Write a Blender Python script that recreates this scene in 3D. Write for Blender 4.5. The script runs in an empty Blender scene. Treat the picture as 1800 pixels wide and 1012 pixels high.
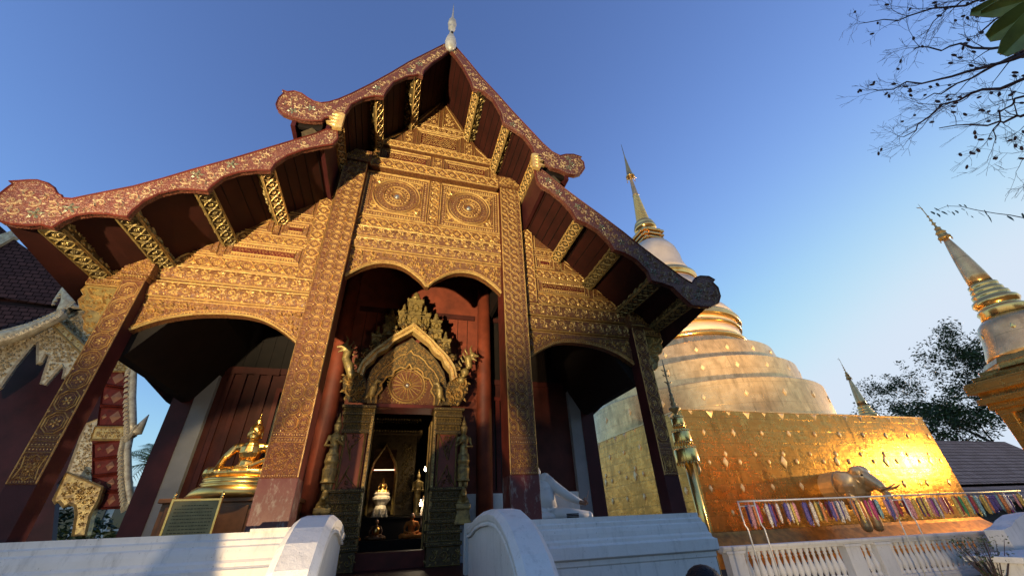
import bpy, math, random
from mathutils import Vector, Matrix
sc = bpy.context.scene
COL = sc.collection
PI = math.pi
rad = math.radians

# ------------------------------------------------------------ camera
CP = Vector((-0.378, -7.034, 1.6))
YAW, PIT, ROL, FPX = rad(17.455), rad(31.518), rad(-2.771), 684.3
cF = Vector((math.sin(YAW)*math.cos(PIT), math.cos(YAW)*math.cos(PIT), math.sin(PIT)))
cR0 = Vector((math.cos(YAW), -math.sin(YAW), 0)); cU0 = cR0.cross(cF)
cR = cR0*math.cos(ROL) + cU0*math.sin(ROL); cU = cU0*math.cos(ROL) - cR0*math.sin(ROL)
cam_d = bpy.data.cameras.new('camera'); cam = bpy.data.objects.new('camera', cam_d); COL.objects.link(cam)
M = Matrix((cR, cU, -cF)).transposed().to_4x4(); M.translation = CP
cam.matrix_world = M
cam_d.sensor_width = 36; cam_d.sensor_fit = 'HORIZONTAL'; cam_d.lens = FPX/1800*36
cam_d.clip_start = 0.05; cam_d.clip_end = 3000
sc.camera = cam

def at(u, v, **k):
    """point of the photograph (1800 px wide) on the plane x=, y= or z="""
    d = cF + cR*((u-900)/FPX) + cU*((506-v)/FPX)
    a, c = list(k.items())[0]; i = 'xyz'.index(a)
    return CP + d*((c-CP[i])/d[i])
def proj(p):
    d = Vector(p)-CP; z = d.dot(cF); return (900+FPX*d.dot(cR)/z, 506-FPX*d.dot(cU)/z) if z > .1 else (-1e4, -1e4)
def sil(u, v, cx, cy):
    """radius and height at which the line of sight grazes a round body standing on (cx, cy)"""
    d = cF + cR*((u-900)/FPX) + cU*((506-v)/FPX)
    h = Vector((d.x, d.y)); L = h.length; h /= L; w = Vector((cx-CP.x, cy-CP.y))
    return abs(w.x*h.y-w.y*h.x), CP.z + d.z*(w.dot(h)/L)

# ------------------------------------------------------------ sky, sun, exposure
SUN_AZ, SUN_EL = rad(80), rad(4.0)          # azimuth from +y towards +x: low behind the chedi
world = bpy.data.worlds.new('World'); sc.world = world; world.use_nodes = True
wt = world.node_tree; wt.nodes.clear()
sky = wt.nodes.new('ShaderNodeTexSky'); sky.sky_type = 'NISHITA'; sky.sun_disc = False
sky.sun_elevation = SUN_EL; sky.sun_rotation = SUN_AZ; sky.altitude = 300; sky.air_density = 1.0; sky.dust_density = 0.42; sky.ozone_density = 2.8
bg = wt.nodes.new('ShaderNodeBackground'); bg.inputs[1].default_value = 0.15
wo = wt.nodes.new('ShaderNodeOutputWorld')
ssp = wt.nodes.new('ShaderNodeSeparateColor'); scb = wt.nodes.new('ShaderNodeCombineColor'); smr = wt.nodes.new('ShaderNodeMapRange'); smu = wt.nodes.new('ShaderNodeMath'); smu.operation = 'MULTIPLY'
for k_, v_ in zip((1, 2, 3, 4), (.40, 1.30, .80, .93)): smr.inputs[k_].default_value = v_
wt.links.new(sky.outputs[0], ssp.inputs[0]); wt.links.new(ssp.outputs[1], smr.inputs[0]); wt.links.new(ssp.outputs[1], smu.inputs[0]); wt.links.new(smr.outputs[0], smu.inputs[1])
for i_, (src_, cap_) in enumerate(((ssp.outputs[0], 1.24), (smu.outputs[0], 1.42), (ssp.outputs[2], 1.66))):
    sm_ = wt.nodes.new('ShaderNodeMath'); sm_.operation = 'SMOOTH_MIN'; sm_.inputs[1].default_value = cap_; sm_.inputs[2].default_value = .75; wt.links.new(src_, sm_.inputs[0]); wt.links.new(sm_.outputs[0], scb.inputs[i_])
wt.links.new(scb.outputs[0], bg.inputs[0]); wt.links.new(bg.outputs[0], wo.inputs[0])
def lamp(name, kind, loc, aim, energy, color, size=0.2, spot=60, blend=0.4):
    d = bpy.data.lights.new(name, kind); d.energy = energy; d.color = color
    if kind == 'SPOT': d.spot_size = rad(spot); d.spot_blend = blend; d.shadow_soft_size = size
    elif kind == 'POINT': d.shadow_soft_size = size
    elif kind == 'SUN': d.angle = size
    o = bpy.data.objects.new(name, d); COL.objects.link(o); o.location = loc
    if aim is not None: o.rotation_euler = (Vector(aim)-Vector(loc)).to_track_quat('-Z', 'Y').to_euler()
    return o
sd = Vector((math.sin(SUN_AZ)*math.cos(SUN_EL), math.cos(SUN_AZ)*math.cos(SUN_EL), math.sin(SUN_EL)))
lamp('sun', 'SUN', sd*50, (0, 0, 0), 0.5, (1, .72, .45), size=rad(0.5))
# floodlights of the temple yard (the photograph shows their pools and shadows)
lamp('floodlight_gable', 'SPOT', (-7.0, -12.0, .5), (-1.4, 0, 8.7), 6600, (1, .82, .48), .12, 45, .7)
lamp('floodlight_porch', 'SPOT', (-2.9, -5.2, .45), (.9, 3, 3.1), 520, (1, .70, .36), .06, 36, .12)
lamp('floodlight_left', 'SPOT', (1.4, -6.8, .9), (-4.1, -.2, 3.9), 190, (1, .80, .52), .10, 62, .8)
lamp('lamp_buddha', 'SPOT', (-2.9, .75, 4.6), (-3.05, 2.5, 2.9), 60, (1, .74, .36), .05, 74, .3)
lamp('floodlight_terrace', 'SPOT', (9.5, -5.5, 4.2), (16.5, 10.0, 7.2), 2600, (1, .64, .26), .4, 46, .9)
lamp('floodlight_hall', 'SPOT', (-9.5, -1.0, .4), (-9.6, 7, 5.4), 420, (1, .84, .62), .1, 70, .7)
lamp('floodlight_chedi', 'SPOT', (31, 4.2, 4.0), (21.5, 8, 3.0), 950, (1, .60, .15), .12, 100, .8)
lamp('floodlight_court', 'SPOT', (5.9, -4.6, .5), (12.0, 2.0, 1.0), 420, (1, .76, .48), .15, 66, .8)
lamp('floodlight_small_chedi', 'SPOT', (15.2, -4.2, .4), (20.0, -.5, 6.0), 1100, (1, .64, .24), .15, 60, .8)
lamp('floodlight_spire', 'SPOT', (13.0, -3.0, .5), (20, 16, 22), 9000, (1, .66, .28), .2, 46, .8)
sc.view_settings.view_transform = 'Standard'; sc.view_settings.look = 'None'
sc.view_settings.gamma = 1; sc.view_settings.exposure = 1.9
sc.cycles.use_denoising = True
sc.cycles.max_bounces = 6; sc.cycles.sample_clamp_indirect = 4

# ------------------------------------------------------------ materials
def srgb(*c): return tuple(((x/255)/12.92 if x/255 < .04045 else ((x/255+.055)/1.055)**2.4) for x in c)
class NT:
    def __init__(s, name):
        s.m = bpy.data.materials.new(name); s.m.use_nodes = True; s.t = s.m.node_tree
        s.b = s.t.nodes['Principled BSDF']; s.tc = None
    def n(s, typ, **k):
        x = s.t.nodes.new(typ)
        for a, v in k.items():
            if a.startswith('i_'):
                key = a[2:]; key = int(key) if key.isdigit() else key
                x.inputs[key].default_value = v
            else: setattr(x, a, v)
        return x
    def l(s, a, b): s.t.links.new(a, b)
    def co(s, scale=(1, 1, 1), rot=(0, 0, 0)):
        g = s.n('ShaderNodeNewGeometry'); mp = s.n('ShaderNodeMapping')
        mp.inputs['Scale'].default_value = scale; mp.inputs['Rotation'].default_value = rot
        s.l(g.outputs['Position'], mp.inputs['Vector']); return mp.outputs[0]
    def noise(s, scale, detail=4, vec=None, rough=.55):
        x = s.n('ShaderNodeTexNoise'); x.inputs['Scale'].default_value = scale; x.inputs['Detail'].default_value = detail
        x.inputs['Roughness'].default_value = rough
        s.l(vec if vec is not None else s.co(), x.inputs['Vector']); return x.outputs[0]
    def ramp(s, fac, stops, interp='LINEAR'):
        r = s.n('ShaderNodeValToRGB'); r.color_ramp.interpolation = interp
        e = r.color_ramp.elements
        while len(e) < len(stops): e.new(.5)
        for q, (p, c) in zip(e, stops):
            q.position = p; q.color = (*c, 1) if len(c) == 3 else c
        s.l(fac, r.inputs[0]); return r.outputs[0]
    def rampf(s, fac, a, b, va=0., vb=1.):
        return s.ramp(fac, [(a, (va,)*3), (b, (vb,)*3)])
    def mix(s, f, a, b, mode='MIX'):
        x = s.n('ShaderNodeMix', data_type='RGBA', blend_type=mode)
        for i, v in ((0, f), (6, a), (7, b)):
            if hasattr(v, 'is_linked') or hasattr(v, 'links'): s.l(v, x.inputs[i])
            elif i: x.inputs[i].default_value = (*v, 1)
            else: x.inputs[i].default_value = v
        return x.outputs[2]
    def math(s, op, a, b=0.):
        x = s.n('ShaderNodeMath', operation=op)
        for i, v in enumerate((a, b)):
            if hasattr(v, 'links'): s.l(v, x.inputs[i])
            else: x.inputs[i].default_value = v
        return x.outputs[0]
    def bump(s, h, strength=.3, dist=.02):
        b = s.n('ShaderNodeBump'); b.inputs['Strength'].default_value = strength; b.inputs['Distance'].default_value = dist
        s.l(h, b.inputs['Height']); s.l(b.outputs[0], s.b.inputs['Normal']); return s
    def set(s, color=None, metal=None, rough=None, emit=None, es=1, spec=None):
        def put(k, v):
            if v is None: return
            if hasattr(v, 'links'): s.l(v, s.b.inputs[k])
            else: s.b.inputs[k].default_value = (*v, 1) if isinstance(v, tuple) else v
        put('Base Color', color); put('Metallic', metal); put('Roughness', rough); put('Specular IOR Level', spec)
        if emit: s.b.inputs['Emission Color'].default_value = (*emit, 1); s.b.inputs['Emission Strength'].default_value = es
        return s
MAT = {}
def simple(name, color, rough=.6, metal=0., var=.25, scale=6, bump=.15, bscale=40, dist=.01, spec=None):
    if spec is None and max(color) < .12: spec = .25
    t = NT(name); n = t.noise(scale, 5)
    c = t.mix(t.rampf(n, .3, .7), tuple(x*(1-var) for x in color), tuple(min(1, x*(1+var)) for x in color))
    t.set(c, metal, rough, spec=spec); t.bump(t.noise(bscale, 3), bump, dist); MAT[name] = t.m; return t
def gilt(name, gold, dark, metal=.8, rough=.36, wear=(.30, .62), scale=9, dist=.012):
    """gilded stucco relief: gold leaf worn through to the lacquer"""
    t = NT(name); n = t.noise(scale, 6, rough=.65); n2 = t.noise(70, 3)
    f = t.rampf(n, *wear)
    g = t.mix(t.rampf(n2, .3, .7), tuple(x*.72 for x in gold), gold)
    t.set(t.mix(f, dark, g), t.math('MULTIPLY', f, metal), t.rampf(n2, .25, .75, rough-.08, rough+.16))
    t.bump(n2, .45, dist); MAT[name] = t.m
def lacquer(name, red, gold, amount=.5, scale=26, metal=.6):
    """red lacquer ground filled with a fine gilt filigree"""
    t = NT(name); v = t.n('ShaderNodeTexVoronoi', feature='SMOOTH_F1'); v.inputs['Scale'].default_value = scale
    nn = t.n('ShaderNodeTexNoise'); nn.inputs['Scale'].default_value = scale*.5; co = t.co(); t.l(co, nn.inputs['Vector'])
    add = t.n('ShaderNodeVectorMath', operation='MULTIPLY_ADD'); t.l(nn.outputs['Color'], add.inputs[0]); add.inputs[1].default_value = (.09,)*3; t.l(co, add.inputs[2])
    t.l(add.outputs[0], v.inputs['Vector'])
    w = t.math('SINE', t.math('MULTIPLY', v.outputs['Distance'], 22.))
    f = t.rampf(w, .5-amount*.6, .95-amount*.4)
    big = t.rampf(t.noise(5, 4), .35, .65, .35, 1.)
    f2 = t.math('MULTIPLY', f, big)
    c0 = t.mix(t.rampf(t.noise(14, 4), .3, .7), tuple(x*.6 for x in red), red)
    t.set(t.mix(f2, c0, gold), t.math('MULTIPLY', f2, metal), .45)
    t.bump(w, .5, .008); MAT[name] = t.m
GOLD = (.92, .63, .23); GDARK = (.26, .11, .04)
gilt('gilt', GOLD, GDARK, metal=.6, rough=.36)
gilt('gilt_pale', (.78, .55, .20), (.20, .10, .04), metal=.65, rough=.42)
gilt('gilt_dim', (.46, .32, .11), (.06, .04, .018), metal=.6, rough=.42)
gilt('board_relief', (.44, .32, .19), (.15, .055, .035), metal=.1, rough=.6, wear=(.25, .6))
gilt('mirror_flower', (.20, .20, .14), (.10, .08, .05), metal=.5, rough=.3)
gilt('silver_gilt', (.84, .70, .44), (.34, .24, .14), metal=.3, rough=.4)
lacquer('lacquer_gold', (.15, .048, .018), (.42, .22, .055), .25)
lacquer('lacquer_fine', (.12, .028, .013), (.34, .17, .05), .2, 40)
lacquer('board_red', (.125, .032, .019), (.25, .11, .06), .10, 24, .1)
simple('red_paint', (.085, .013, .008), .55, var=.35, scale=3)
simple('maroon_paint', (.045, .009, .010), .5, var=.3, scale=2.5)
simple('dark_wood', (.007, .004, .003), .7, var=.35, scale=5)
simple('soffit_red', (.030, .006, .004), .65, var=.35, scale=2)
simple('brown_wood', (.24, .095, .03), .5, var=.35, scale=4)
simple('black_paint', (.006, .006, .006), .4)
simple('grey_plaster', (.20, .20, .21), .85, var=.12, scale=2)
simple('green_leaf', (.045, .07, .022), .55, var=.5, scale=3)
simple('palm_leaf', (.22, .25, .06), .45, var=.4, scale=6)
simple('bark', (.05, .038, .032), .9, var=.4, scale=8, bump=.5)
simple('twig', (.060, .040, .045), .8, var=.3, scale=8)
simple('skin', (.30, .15, .09), .55, var=.1)
simple('hair', (.008, .008, .010), .5, var=.4, scale=30, bump=.6, bscale=120)
simple('cloth_blue', (.03, .04, .09), .9, var=.3)
simple('robe', (.62, .20, .03), .8, var=.2)
simple('white_metal', (.72, .72, .70), .35, .2, var=.05)
simple('steel', (.45, .42, .38), .35, .8, var=.1)
def plaster():
    t = NT('white_plaster'); a = t.noise(1.6, 6, rough=.7); st = t.noise(9, 6, vec=t.co((1, 1, .22)), rough=.75)
    c = t.mix(t.rampf(a, .3, .7), (.60, .59, .57), (.70, .69, .68))
    c = t.mix(t.math('MULTIPLY', t.rampf(st, .52, .74), .45), c, (.25, .25, .25)); g2 = t.noise(38, 4, vec=t.co((1, 1, .6))); c = t.mix(t.math('MULTIPLY', t.rampf(g2, .66, .74), .7), c, (.16, .15, .14)); t.set(c, 0, .8)
    t.bump(t.noise(22, 6, rough=.7), .35, .012); MAT['white_plaster'] = t.m
plaster()
def stained():                                       # foot of the inner pillars: lacquer rubbed to grey
    t = NT('worn_lacquer'); a = t.noise(7, 7, vec=t.co((1, 1, .45)), rough=.75)
    t.set(t.mix(t.rampf(a, .52, .64), (.085, .013, .012), (.21, .17, .15)), 0, t.rampf(a, .4, .7, .35, .75)); t.bump(a, .25, .01); MAT['worn_lacquer'] = t.m
stained()
def sheetgold(name, col, r0, r1, metal, sx=1.3, sz=.55, bumpd=.03):
    """gilded copper sheets: dented plates with fine seams"""
    t = NT(name); co = t.co()
    sp = t.n('ShaderNodeSeparateXYZ'); t.l(co, sp.inputs[0])
    cb = t.n('ShaderNodeCombineXYZ'); t.l(t.math('ADD', sp.outputs[0], sp.outputs[1]), cb.inputs[0]); t.l(sp.outputs[2], cb.inputs[1])
    br = t.n('ShaderNodeTexBrick'); t.l(cb.outputs[0], br.inputs['Vector']); br.inputs['Scale'].default_value = 1
    br.inputs['Brick Width'].default_value = sx; br.inputs['Row Height'].default_value = sz; br.inputs['Mortar Size'].default_value = .014; br.inputs['Mortar Smooth'].default_value = .6
    br.inputs['Color1'].default_value = (.25,)*3+(1,); br.inputs['Color2'].default_value = (.75,)*3+(1,); br.inputs['Mortar'].default_value = (0, 0, 0, 1)
    n = t.noise(2.2, 7, rough=.68); n2 = t.noise(1.0, 6, vec=t.co((2.2, 2.2, .5)), rough=.7)
    c = t.mix(t.rampf(n, .35, .7), tuple(x*.62 for x in col), col)
    c = t.mix(t.math('MULTIPLY', t.rampf(n2, .50, .70), .72), c, tuple(x*.32 for x in col))
    c = t.mix(t.math('MULTIPLY', br.outputs['Fac'], .6), c, tuple(x*.3 for x in col))
    t.set(c, metal, t.rampf(n, .3, .75, r1, r0))
    h = t.math('ADD', t.math('MULTIPLY', br.outputs['Color'], .30), t.math('ADD', t.noise(3.2, 5, rough=.6), t.math('MULTIPLY', t.noise(1.2, 5, vec=t.co((1, 1, 5)), rough=.7), .9)))
    t.bump(h, .5, bumpd); MAT[name] = t.m
sheetgold('chedi_gold', (.76, .40, .10), .13, .40, .90)
sheetgold('chedi_pale', (.95, .64, .30), .22, .34, .62, 2.2, 1.1, .012)
simple('chedi_white', (.72, .61, .49), .5, .15, var=.12, scale=1.2)
simple('bright_gold', (1, .57, .19), .2, .9, var=.12, scale=2, bump=.1)
simple('brass', (.95, .64, .20), .24, .9, var=.1, scale=3)
simple('lit_lacquer', (.16, .030, .012), .6, var=.35, scale=3)  # brighter copy of the wall lacquer: lamplight of the middle bay put into the colour
simple('skirt_gold', (.42, .17, .03), .38, .75, var=.4, scale=3, bump=.5, bscale=6, dist=.03)
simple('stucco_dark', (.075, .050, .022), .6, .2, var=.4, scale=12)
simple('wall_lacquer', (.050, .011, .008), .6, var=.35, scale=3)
simple('stud_gold', (.90, .66, .36), .35, .3, var=.2, scale=5)
simple('statue_gold', (1, .57, .17), .32, 1., var=.10, scale=6, bump=.05)
simple('elephant_metal', (.80, .54, .25), .34, .5, var=.2, scale=3)
simple('plaque_line', (.085, .065, .025), .5)
simple('white_statue', (.66, .66, .66), .5, var=.05)
def tiles(name, c1, c2, s):
    t = NT(name); co = t.co(); sp = t.n('ShaderNodeSeparateXYZ'); t.l(co, sp.inputs[0])
    cb = t.n('ShaderNodeCombineXYZ'); t.l(t.math('ADD', sp.outputs[0], sp.outputs[1]), cb.inputs[0]); t.l(t.math('MULTIPLY', sp.outputs[2], 1.2), cb.inputs[1])
    br = t.n('ShaderNodeTexBrick'); t.l(cb.outputs[0], br.inputs['Vector']); br.inputs['Scale'].default_value = s
    br.inputs['Brick Width'].default_value = .7; br.inputs['Row Height'].default_value = .5; br.inputs['Mortar Size'].default_value = .05
    br.inputs['Color1'].default_value = (*c1, 1); br.inputs['Color2'].default_value = (*c2, 1); br.inputs['Mortar'].default_value = (c1[0]*.25, c1[1]*.25, c1[2]*.25, 1)
    t.set(br.outputs['Color'], 0, .85, spec=.08); t.bump(br.outputs['Fac'], -.6, .03); MAT[name] = t.m
tiles('roof_tile', (.060, .034, .036), (.095, .05, .05), 3)
simple('finial_grey', (.42, .40, .37), .45, .2, var=.3, scale=9)
tiles('roof_tile_far', (.50, .26, .17), (.66, .36, .25), 1.0)
tiles('paving', (.20, .18, .16), (.26, .23, .20), 1.2)
def emitter(name, c, s):
    t = NT(name); t.set(c, 0, .5, emit=c, es=s); MAT[name] = t.m
emitter('lit_bulb', (1, .85, .6), 14); emitter('lit_tube', (1, .45, .3), 1.2); emitter('lit_white', (.9, .92, 1), 1.4)
def glassm():
    t = NT('dark_glass'); t.set((.02, .03, .035), 0, .06, spec=.8); MAT['dark_glass'] = t.m
glassm()

# ------------------------------------------------------------ mesh tools
class Fr:
    """a flat frame: (a, b, h) -> origin + a*u + b*v + h*n ; bulge(b) lifts h"""
    def __init__(s, o, u, v, n, bulge=None):
        s.o, s.u, s.v, s.n, s.bulge = Vector(o), Vector(u).normalized(), Vector(v).normalized(), Vector(n).normalized(), bulge
    def __call__(s, a, b, h=0.):
        if s.bulge: h = h + s.bulge(a, b)
        return s.o + s.u*a + s.v*b + s.n*h
def front(y, bulge=None): return Fr((0, y, 0), (1, 0, 0), (0, 0, 1), (0, -1, 0), bulge)
class MB:
    def __init__(s): s.v, s.f, s.m, s.sm = [], [], [], []
    def add(s, vs, fs, mi=0, smooth=False):
        k = len(s.v); s.v.extend([tuple(p) for p in vs])
        for f in fs: s.f.append(tuple(i+k for i in f)); s.m.append(mi); s.sm.append(smooth)
    def box(s, x0, x1, y0, y1, z0, z1, mi=0):
        vs = [(x, y, z) for x in (x0, x1) for y in (y0, y1) for z in (z0, z1)]
        s.add(vs, [(0, 1, 3, 2), (4, 6, 7, 5), (0, 4, 5, 1), (2, 3, 7, 6), (0, 2, 6, 4), (1, 5, 7, 3)], mi)
    def fbox(s, fr, a0, a1, b0, b1, h0, h1, mi=0):
        vs = [fr(a, b, h) for a in (a0, a1) for b in (b0, b1) for h in (h0, h1)]
        s.add(vs, [(0, 1, 3, 2), (4, 6, 7, 5), (0, 4, 5, 1), (2, 3, 7, 6), (0, 2, 6, 4), (1, 5, 7, 3)], mi)
    def prism(s, fr, poly, h0, h1, mi=0, side=None):
        n = len(poly)
        s.add([fr(a, b, h1) for a, b in poly], [tuple(range(n))], mi)
        s.add([fr(a, b, h0) for a, b in poly], [tuple(range(n-1, -1, -1))], mi)
        s.add([fr(a, b, h0) for a, b in poly]+[fr(a, b, h1) for a, b in poly], [(i, (i+1) % n, n+(i+1) % n, n+i) for i in range(n)], mi if side is None else side)
    def loft(s, rings, mi=0, smooth=False, cap=True, closed=True):
        n = len(rings[0]); vs = [p for r in rings for p in r]; fs = []
        for k in range(len(rings)-1):
            for i in range(n if closed else n-1):
                j = (i+1) % n; fs.append((k*n+i, k*n+j, (k+1)*n+j, (k+1)*n+i))
        if cap: fs += [tuple(range(n-1, -1, -1)), tuple((len(rings)-1)*n+i for i in range(n))]
        s.add(vs, fs, mi, smooth)
    def tube(s, pts, rs, n=6, mi=0, smooth=True):
        pts = [Vector(p) for p in pts]; rings = []
        if not hasattr(rs, '__len__'): rs = [rs]*len(pts)
        for i, p in enumerate(pts):
            d = (pts[min(i+1, len(pts)-1)]-pts[max(i-1, 0)]).normalized()
            a = d.cross(Vector((0, 0, 1)) if abs(d.z) < .9 else Vector((1, 0, 0))).normalized(); b = d.cross(a)
            rings.append([p+a*math.cos(2*PI*k/n)*rs[i]+b*math.sin(2*PI*k/n)*rs[i] for k in range(n)])
        s.loft(rings, mi, smooth)
    def lathe(s, prof, cx, cy, n=32, mi=0, smooth=True, z0=0, rot=0, sx=1, sy=1):
        s.loft([[(cx+max(r, .001)*math.cos(2*PI*k/n+rot)*sx, cy+max(r, .001)*math.sin(2*PI*k/n+rot)*sy, z+z0) for k in range(n)] for r, z in prof], mi, smooth)
    def ell(s, c, r, mi=0, n=14, m=9, rot=None):
        c = Vector(c); R = rot.to_3x3() if rot else Matrix.Identity(3); rings = []
        for i in range(m+1):
            t = -PI/2+PI*i/m; rr = max(math.cos(t), .01)
            rings.append([c+R@Vector((r[0]*rr*math.cos(2*PI*k/n), r[1]*rr*math.sin(2*PI*k/n), r[2]*math.sin(t))) for k in range(n)])
        s.loft(rings, mi, True)
    def limb(s, pts, rs, mi=0, n=10):
        s.tube(pts, rs, n, mi)
        for p, r in zip(pts, rs): s.ell(p, (r, r, r), mi, 10, 6)
    # ---- relief ornament, all in frame coordinates
    def ridge(s, fr, path, w, h, mi=0, closed=False, taper=False):
        n = len(path); vs = []
        for i, (x, y) in enumerate(path):
            if closed: p, q = path[i-1], path[(i+1) % n]
            else: p, q = path[max(i-1, 0)], path[min(i+1, n-1)]
            dx, dy = q[0]-p[0], q[1]-p[1]; L = math.hypot(dx, dy) or 1e-6; dx /= L; dy /= L
            k = 1-.65*i/(n-1) if taper else 1
            vs += [fr(x-dy*w*.5*k, y+dx*w*.5*k, -.003), fr(x, y, h*k), fr(x+dy*w*.5*k, y-dx*w*.5*k, -.003)]
        fs = []
        for i in range(n if closed else n-1):
            j = (i+1) % n; a, b = i*3, j*3
            fs += [(a, a+1, b+1, b), (a+1, a+2, b+2, b+1)]
        s.add(vs, fs, mi)
    def leaf(s, fr, x, y, ang, L, W, h, mi=0):
        c, q = math.cos(ang), math.sin(ang)
        def P(a, b, z): return fr(x+a*c-b*q, y+a*q+b*c, z)
        s.add([P(0, 0, -.002), P(L*.45, W*.5, -.002), P(L, 0, -.002), P(L*.45, -W*.5, -.002), P(L*.4, 0, h)], [(0, 4, 1), (1, 4, 2), (2, 4, 3), (3, 4, 0)], mi)
    def dome(s, fr, x, y, r, h, mi=0, n=6, rot=0):
        s.add([fr(x+r*math.cos(2*PI*k/n+rot), y+r*math.sin(2*PI*k/n+rot), -.002) for k in range(n)]+[fr(x+.5*r*math.cos(2*PI*k/n+rot), y+.5*r*math.sin(2*PI*k/n+rot), h*.85) for k in range(n)]+[fr(x, y, h)],
              [(k, (k+1) % n, n+(k+1) % n, n+k) for k in range(n)]+[(n+k, n+(k+1) % n, 2*n) for k in range(n)], mi)
    def spiral(s, fr, x, y, r, ang, d, h, mi=0, leaves=True, turns=1.25, seg=11):
        pts = []
        for i in range(seg):
            t = i/(seg-1); rr = r*(1-.86*t**.8); a = ang+d*2*PI*turns*t
            pts.append((x+rr*math.cos(a), y+rr*math.sin(a)))
        s.ridge(fr, pts, r*.40, h*1.25, mi, taper=True)
        s.dome(fr, x, y, r*.2, h*1.1, mi, 5)
        if leaves:
            for k in range(4):
                a = ang+d*(.3+k*.95); s.leaf(fr, x+r*.95*math.cos(a), y+r*.95*math.sin(a), a+d*.8, r*.75, r*.42, h*.8, mi)
    def flower(s, fr, x, y, r, h, n=6, mi=0, rot=0, curl=.5):
        for k in range(n): s.leaf(fr, x+r*.15*math.cos(2*PI*k/n+rot), y+r*.15*math.sin(2*PI*k/n+rot), 2*PI*k/n+rot+curl*.5, r*.88, r*.55, h, mi)
        s.dome(fr, x, y, r*.28, h*1.3, mi, 6)
    def octa(s, fr, x, y, w, hh, H=.018, mi=0, rnd=random, lw=.016):
        a, b, c = w/2, hh/2, min(w, hh)*.3
        o = [(-a+c, -b), (a-c, -b), (a, -b+c), (a, b-c), (a-c, b), (-a+c, b), (-a, b-c), (-a, -b+c)]
        s.ridge(fr, [(x+p, y+q) for p, q in o], lw, H, mi, True)
        s.ridge(fr, [(x+p*.74, y+q*.74) for p, q in o], lw*.6, H*.6, mi, True)
        s.flower(fr, x, y, min(a, b)*.66, H, 6, mi, rnd.random()*2, rnd.choice((-.9, .9)))
    def beads(s, fr, x0, x1, y, r, h, mi=0, step=2.4):
        n = max(1, int((x1-x0)/(r*step)))
        for i in range(n): s.dome(fr, x0+(i+.5)*(x1-x0)/n, y, r, h, mi, 5)
    def petals(s, fr, x0, x1, y, L, w, h, mi=0, up=False):
        n = max(1, int((x1-x0)/w))
        for i in range(n): s.leaf(fr, x0+(i+.5)*(x1-x0)/n, y, PI/2 if up else -PI/2, L, w*.9, h, mi)
    def vine(s, fr, x0, x1, y0, y1, h=.02, mi=0, rnd=random, border=True, cart=False):
        """a running scroll filling the band"""
        H = y1-y0; ym = (y0+y1)/2
        if border:
            s.ridge(fr, [(x0, y0+.012), (x1, y0+.012)], .024, h*.9, mi); s.ridge(fr, [(x0, y1-.012), (x1, y1-.012)], .024, h*.9, mi)
        r = (H/2-.03)*.72; n = max(1, round((x1-x0)/(r*(3.0 if cart else 2.5)))); st = (x1-x0)/n
        for i in range(n):
            cx = x0+(i+.5)*st; d = 1 if i % 2 else -1
            if cart:
                q = []
                for k in range(16):
                    a = 2*PI*k/16; rr = (st*.44, H*.40); m = 1-.12*math.cos(4*a+PI)
                    q.append((cx+rr[0]*m*math.cos(a), ym+rr[1]*m*math.sin(a)))
                s.ridge(fr, q, .022, h, mi, True); s.flower(fr, cx, ym, r*.78, h*1.1, 7, mi, rnd.random(), .6)
                for sy in (-1, 1): s.leaf(fr, cx+st*.5, ym+sy*H*.08, sy*PI/2, H*.28, .06, h*.8, mi)
            else:
                s.spiral(fr, cx, ym+d*H*.04, r, PI/2*d+PI, d, h, mi)
                s.leaf(fr, cx+st*.42, ym-d*H*.32, d*PI/2+rnd.uniform(-.4, .4), H*.3, H*.16, h*.8, mi)
                s.leaf(fr, cx-st*.42, ym+d*H*.30, PI+d*.6, H*.26, H*.15, h*.8, mi)
    def fill(s, fr, poly, size, h=.02, mi=0, rnd=random, edge=.0, flowers=0, fmi=None):
        xs = [p[0] for p in poly]; ys = [p[1] for p in poly]; n = len(poly)
        def inside(x, y):
            c = False; j = n-1
            for i in range(n):
                if (poly[i][1] > y) != (poly[j][1] > y) and x < (poly[j][0]-poly[i][0])*(y-poly[i][1])/(poly[j][1]-poly[i][1])+poly[i][0]: c = not c
                j = i
            return c
        def dist(x, y):
            m = 9
            for i in range(n):
                ax, ay = poly[i-1]; bx, by = poly[i]; dx, dy = bx-ax, by-ay; L = dx*dx+dy*dy or 1e-9
                t = max(0, min(1, ((x-ax)*dx+(y-ay)*dy)/L)); m = min(m, math.hypot(x-ax-dx*t, y-ay-dy*t))
            return m
        st = size*1.95; row = 0; y = min(ys)+size*.5; k = 0
        while y < max(ys):
            x = min(xs)+(row % 2)*st*.5
            while x < max(xs):
                px, py = x+rnd.uniform(-.15, .15)*size, y+rnd.uniform(-.15, .15)*size
                if inside(px, py):
                    d = dist(px, py)-edge; k += 1
                    if d > size*.8:
                        if flowers and k % flowers == 0: s.flower(fr, px, py, size*1.05, h*1.2, 5, fmi if fmi is not None else mi, rnd.random()*6)
                        else: s.spiral(fr, px, py, size*.82, rnd.uniform(0, 6.28), rnd.choice((-1, 1)), h, mi)
                    elif d > size*.4: s.spiral(fr, px, py, size*.45, rnd.uniform(0, 6.28), rnd.choice((-1, 1)), h*.8, mi, True, 1., 7)
                    elif d > size*.15: s.leaf(fr, px, py, rnd.uniform(0, 6.28), size*.5, size*.3, h*.7, mi)
                x += st
            y += st*.82; row += 1
    def frame(s, fr, x0, x1, y0, y1, w, h, mi=0):
        s.ridge(fr, [(x0, y0), (x1, y0), (x1, y1), (x0, y1)], w, h, mi, True)
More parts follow.
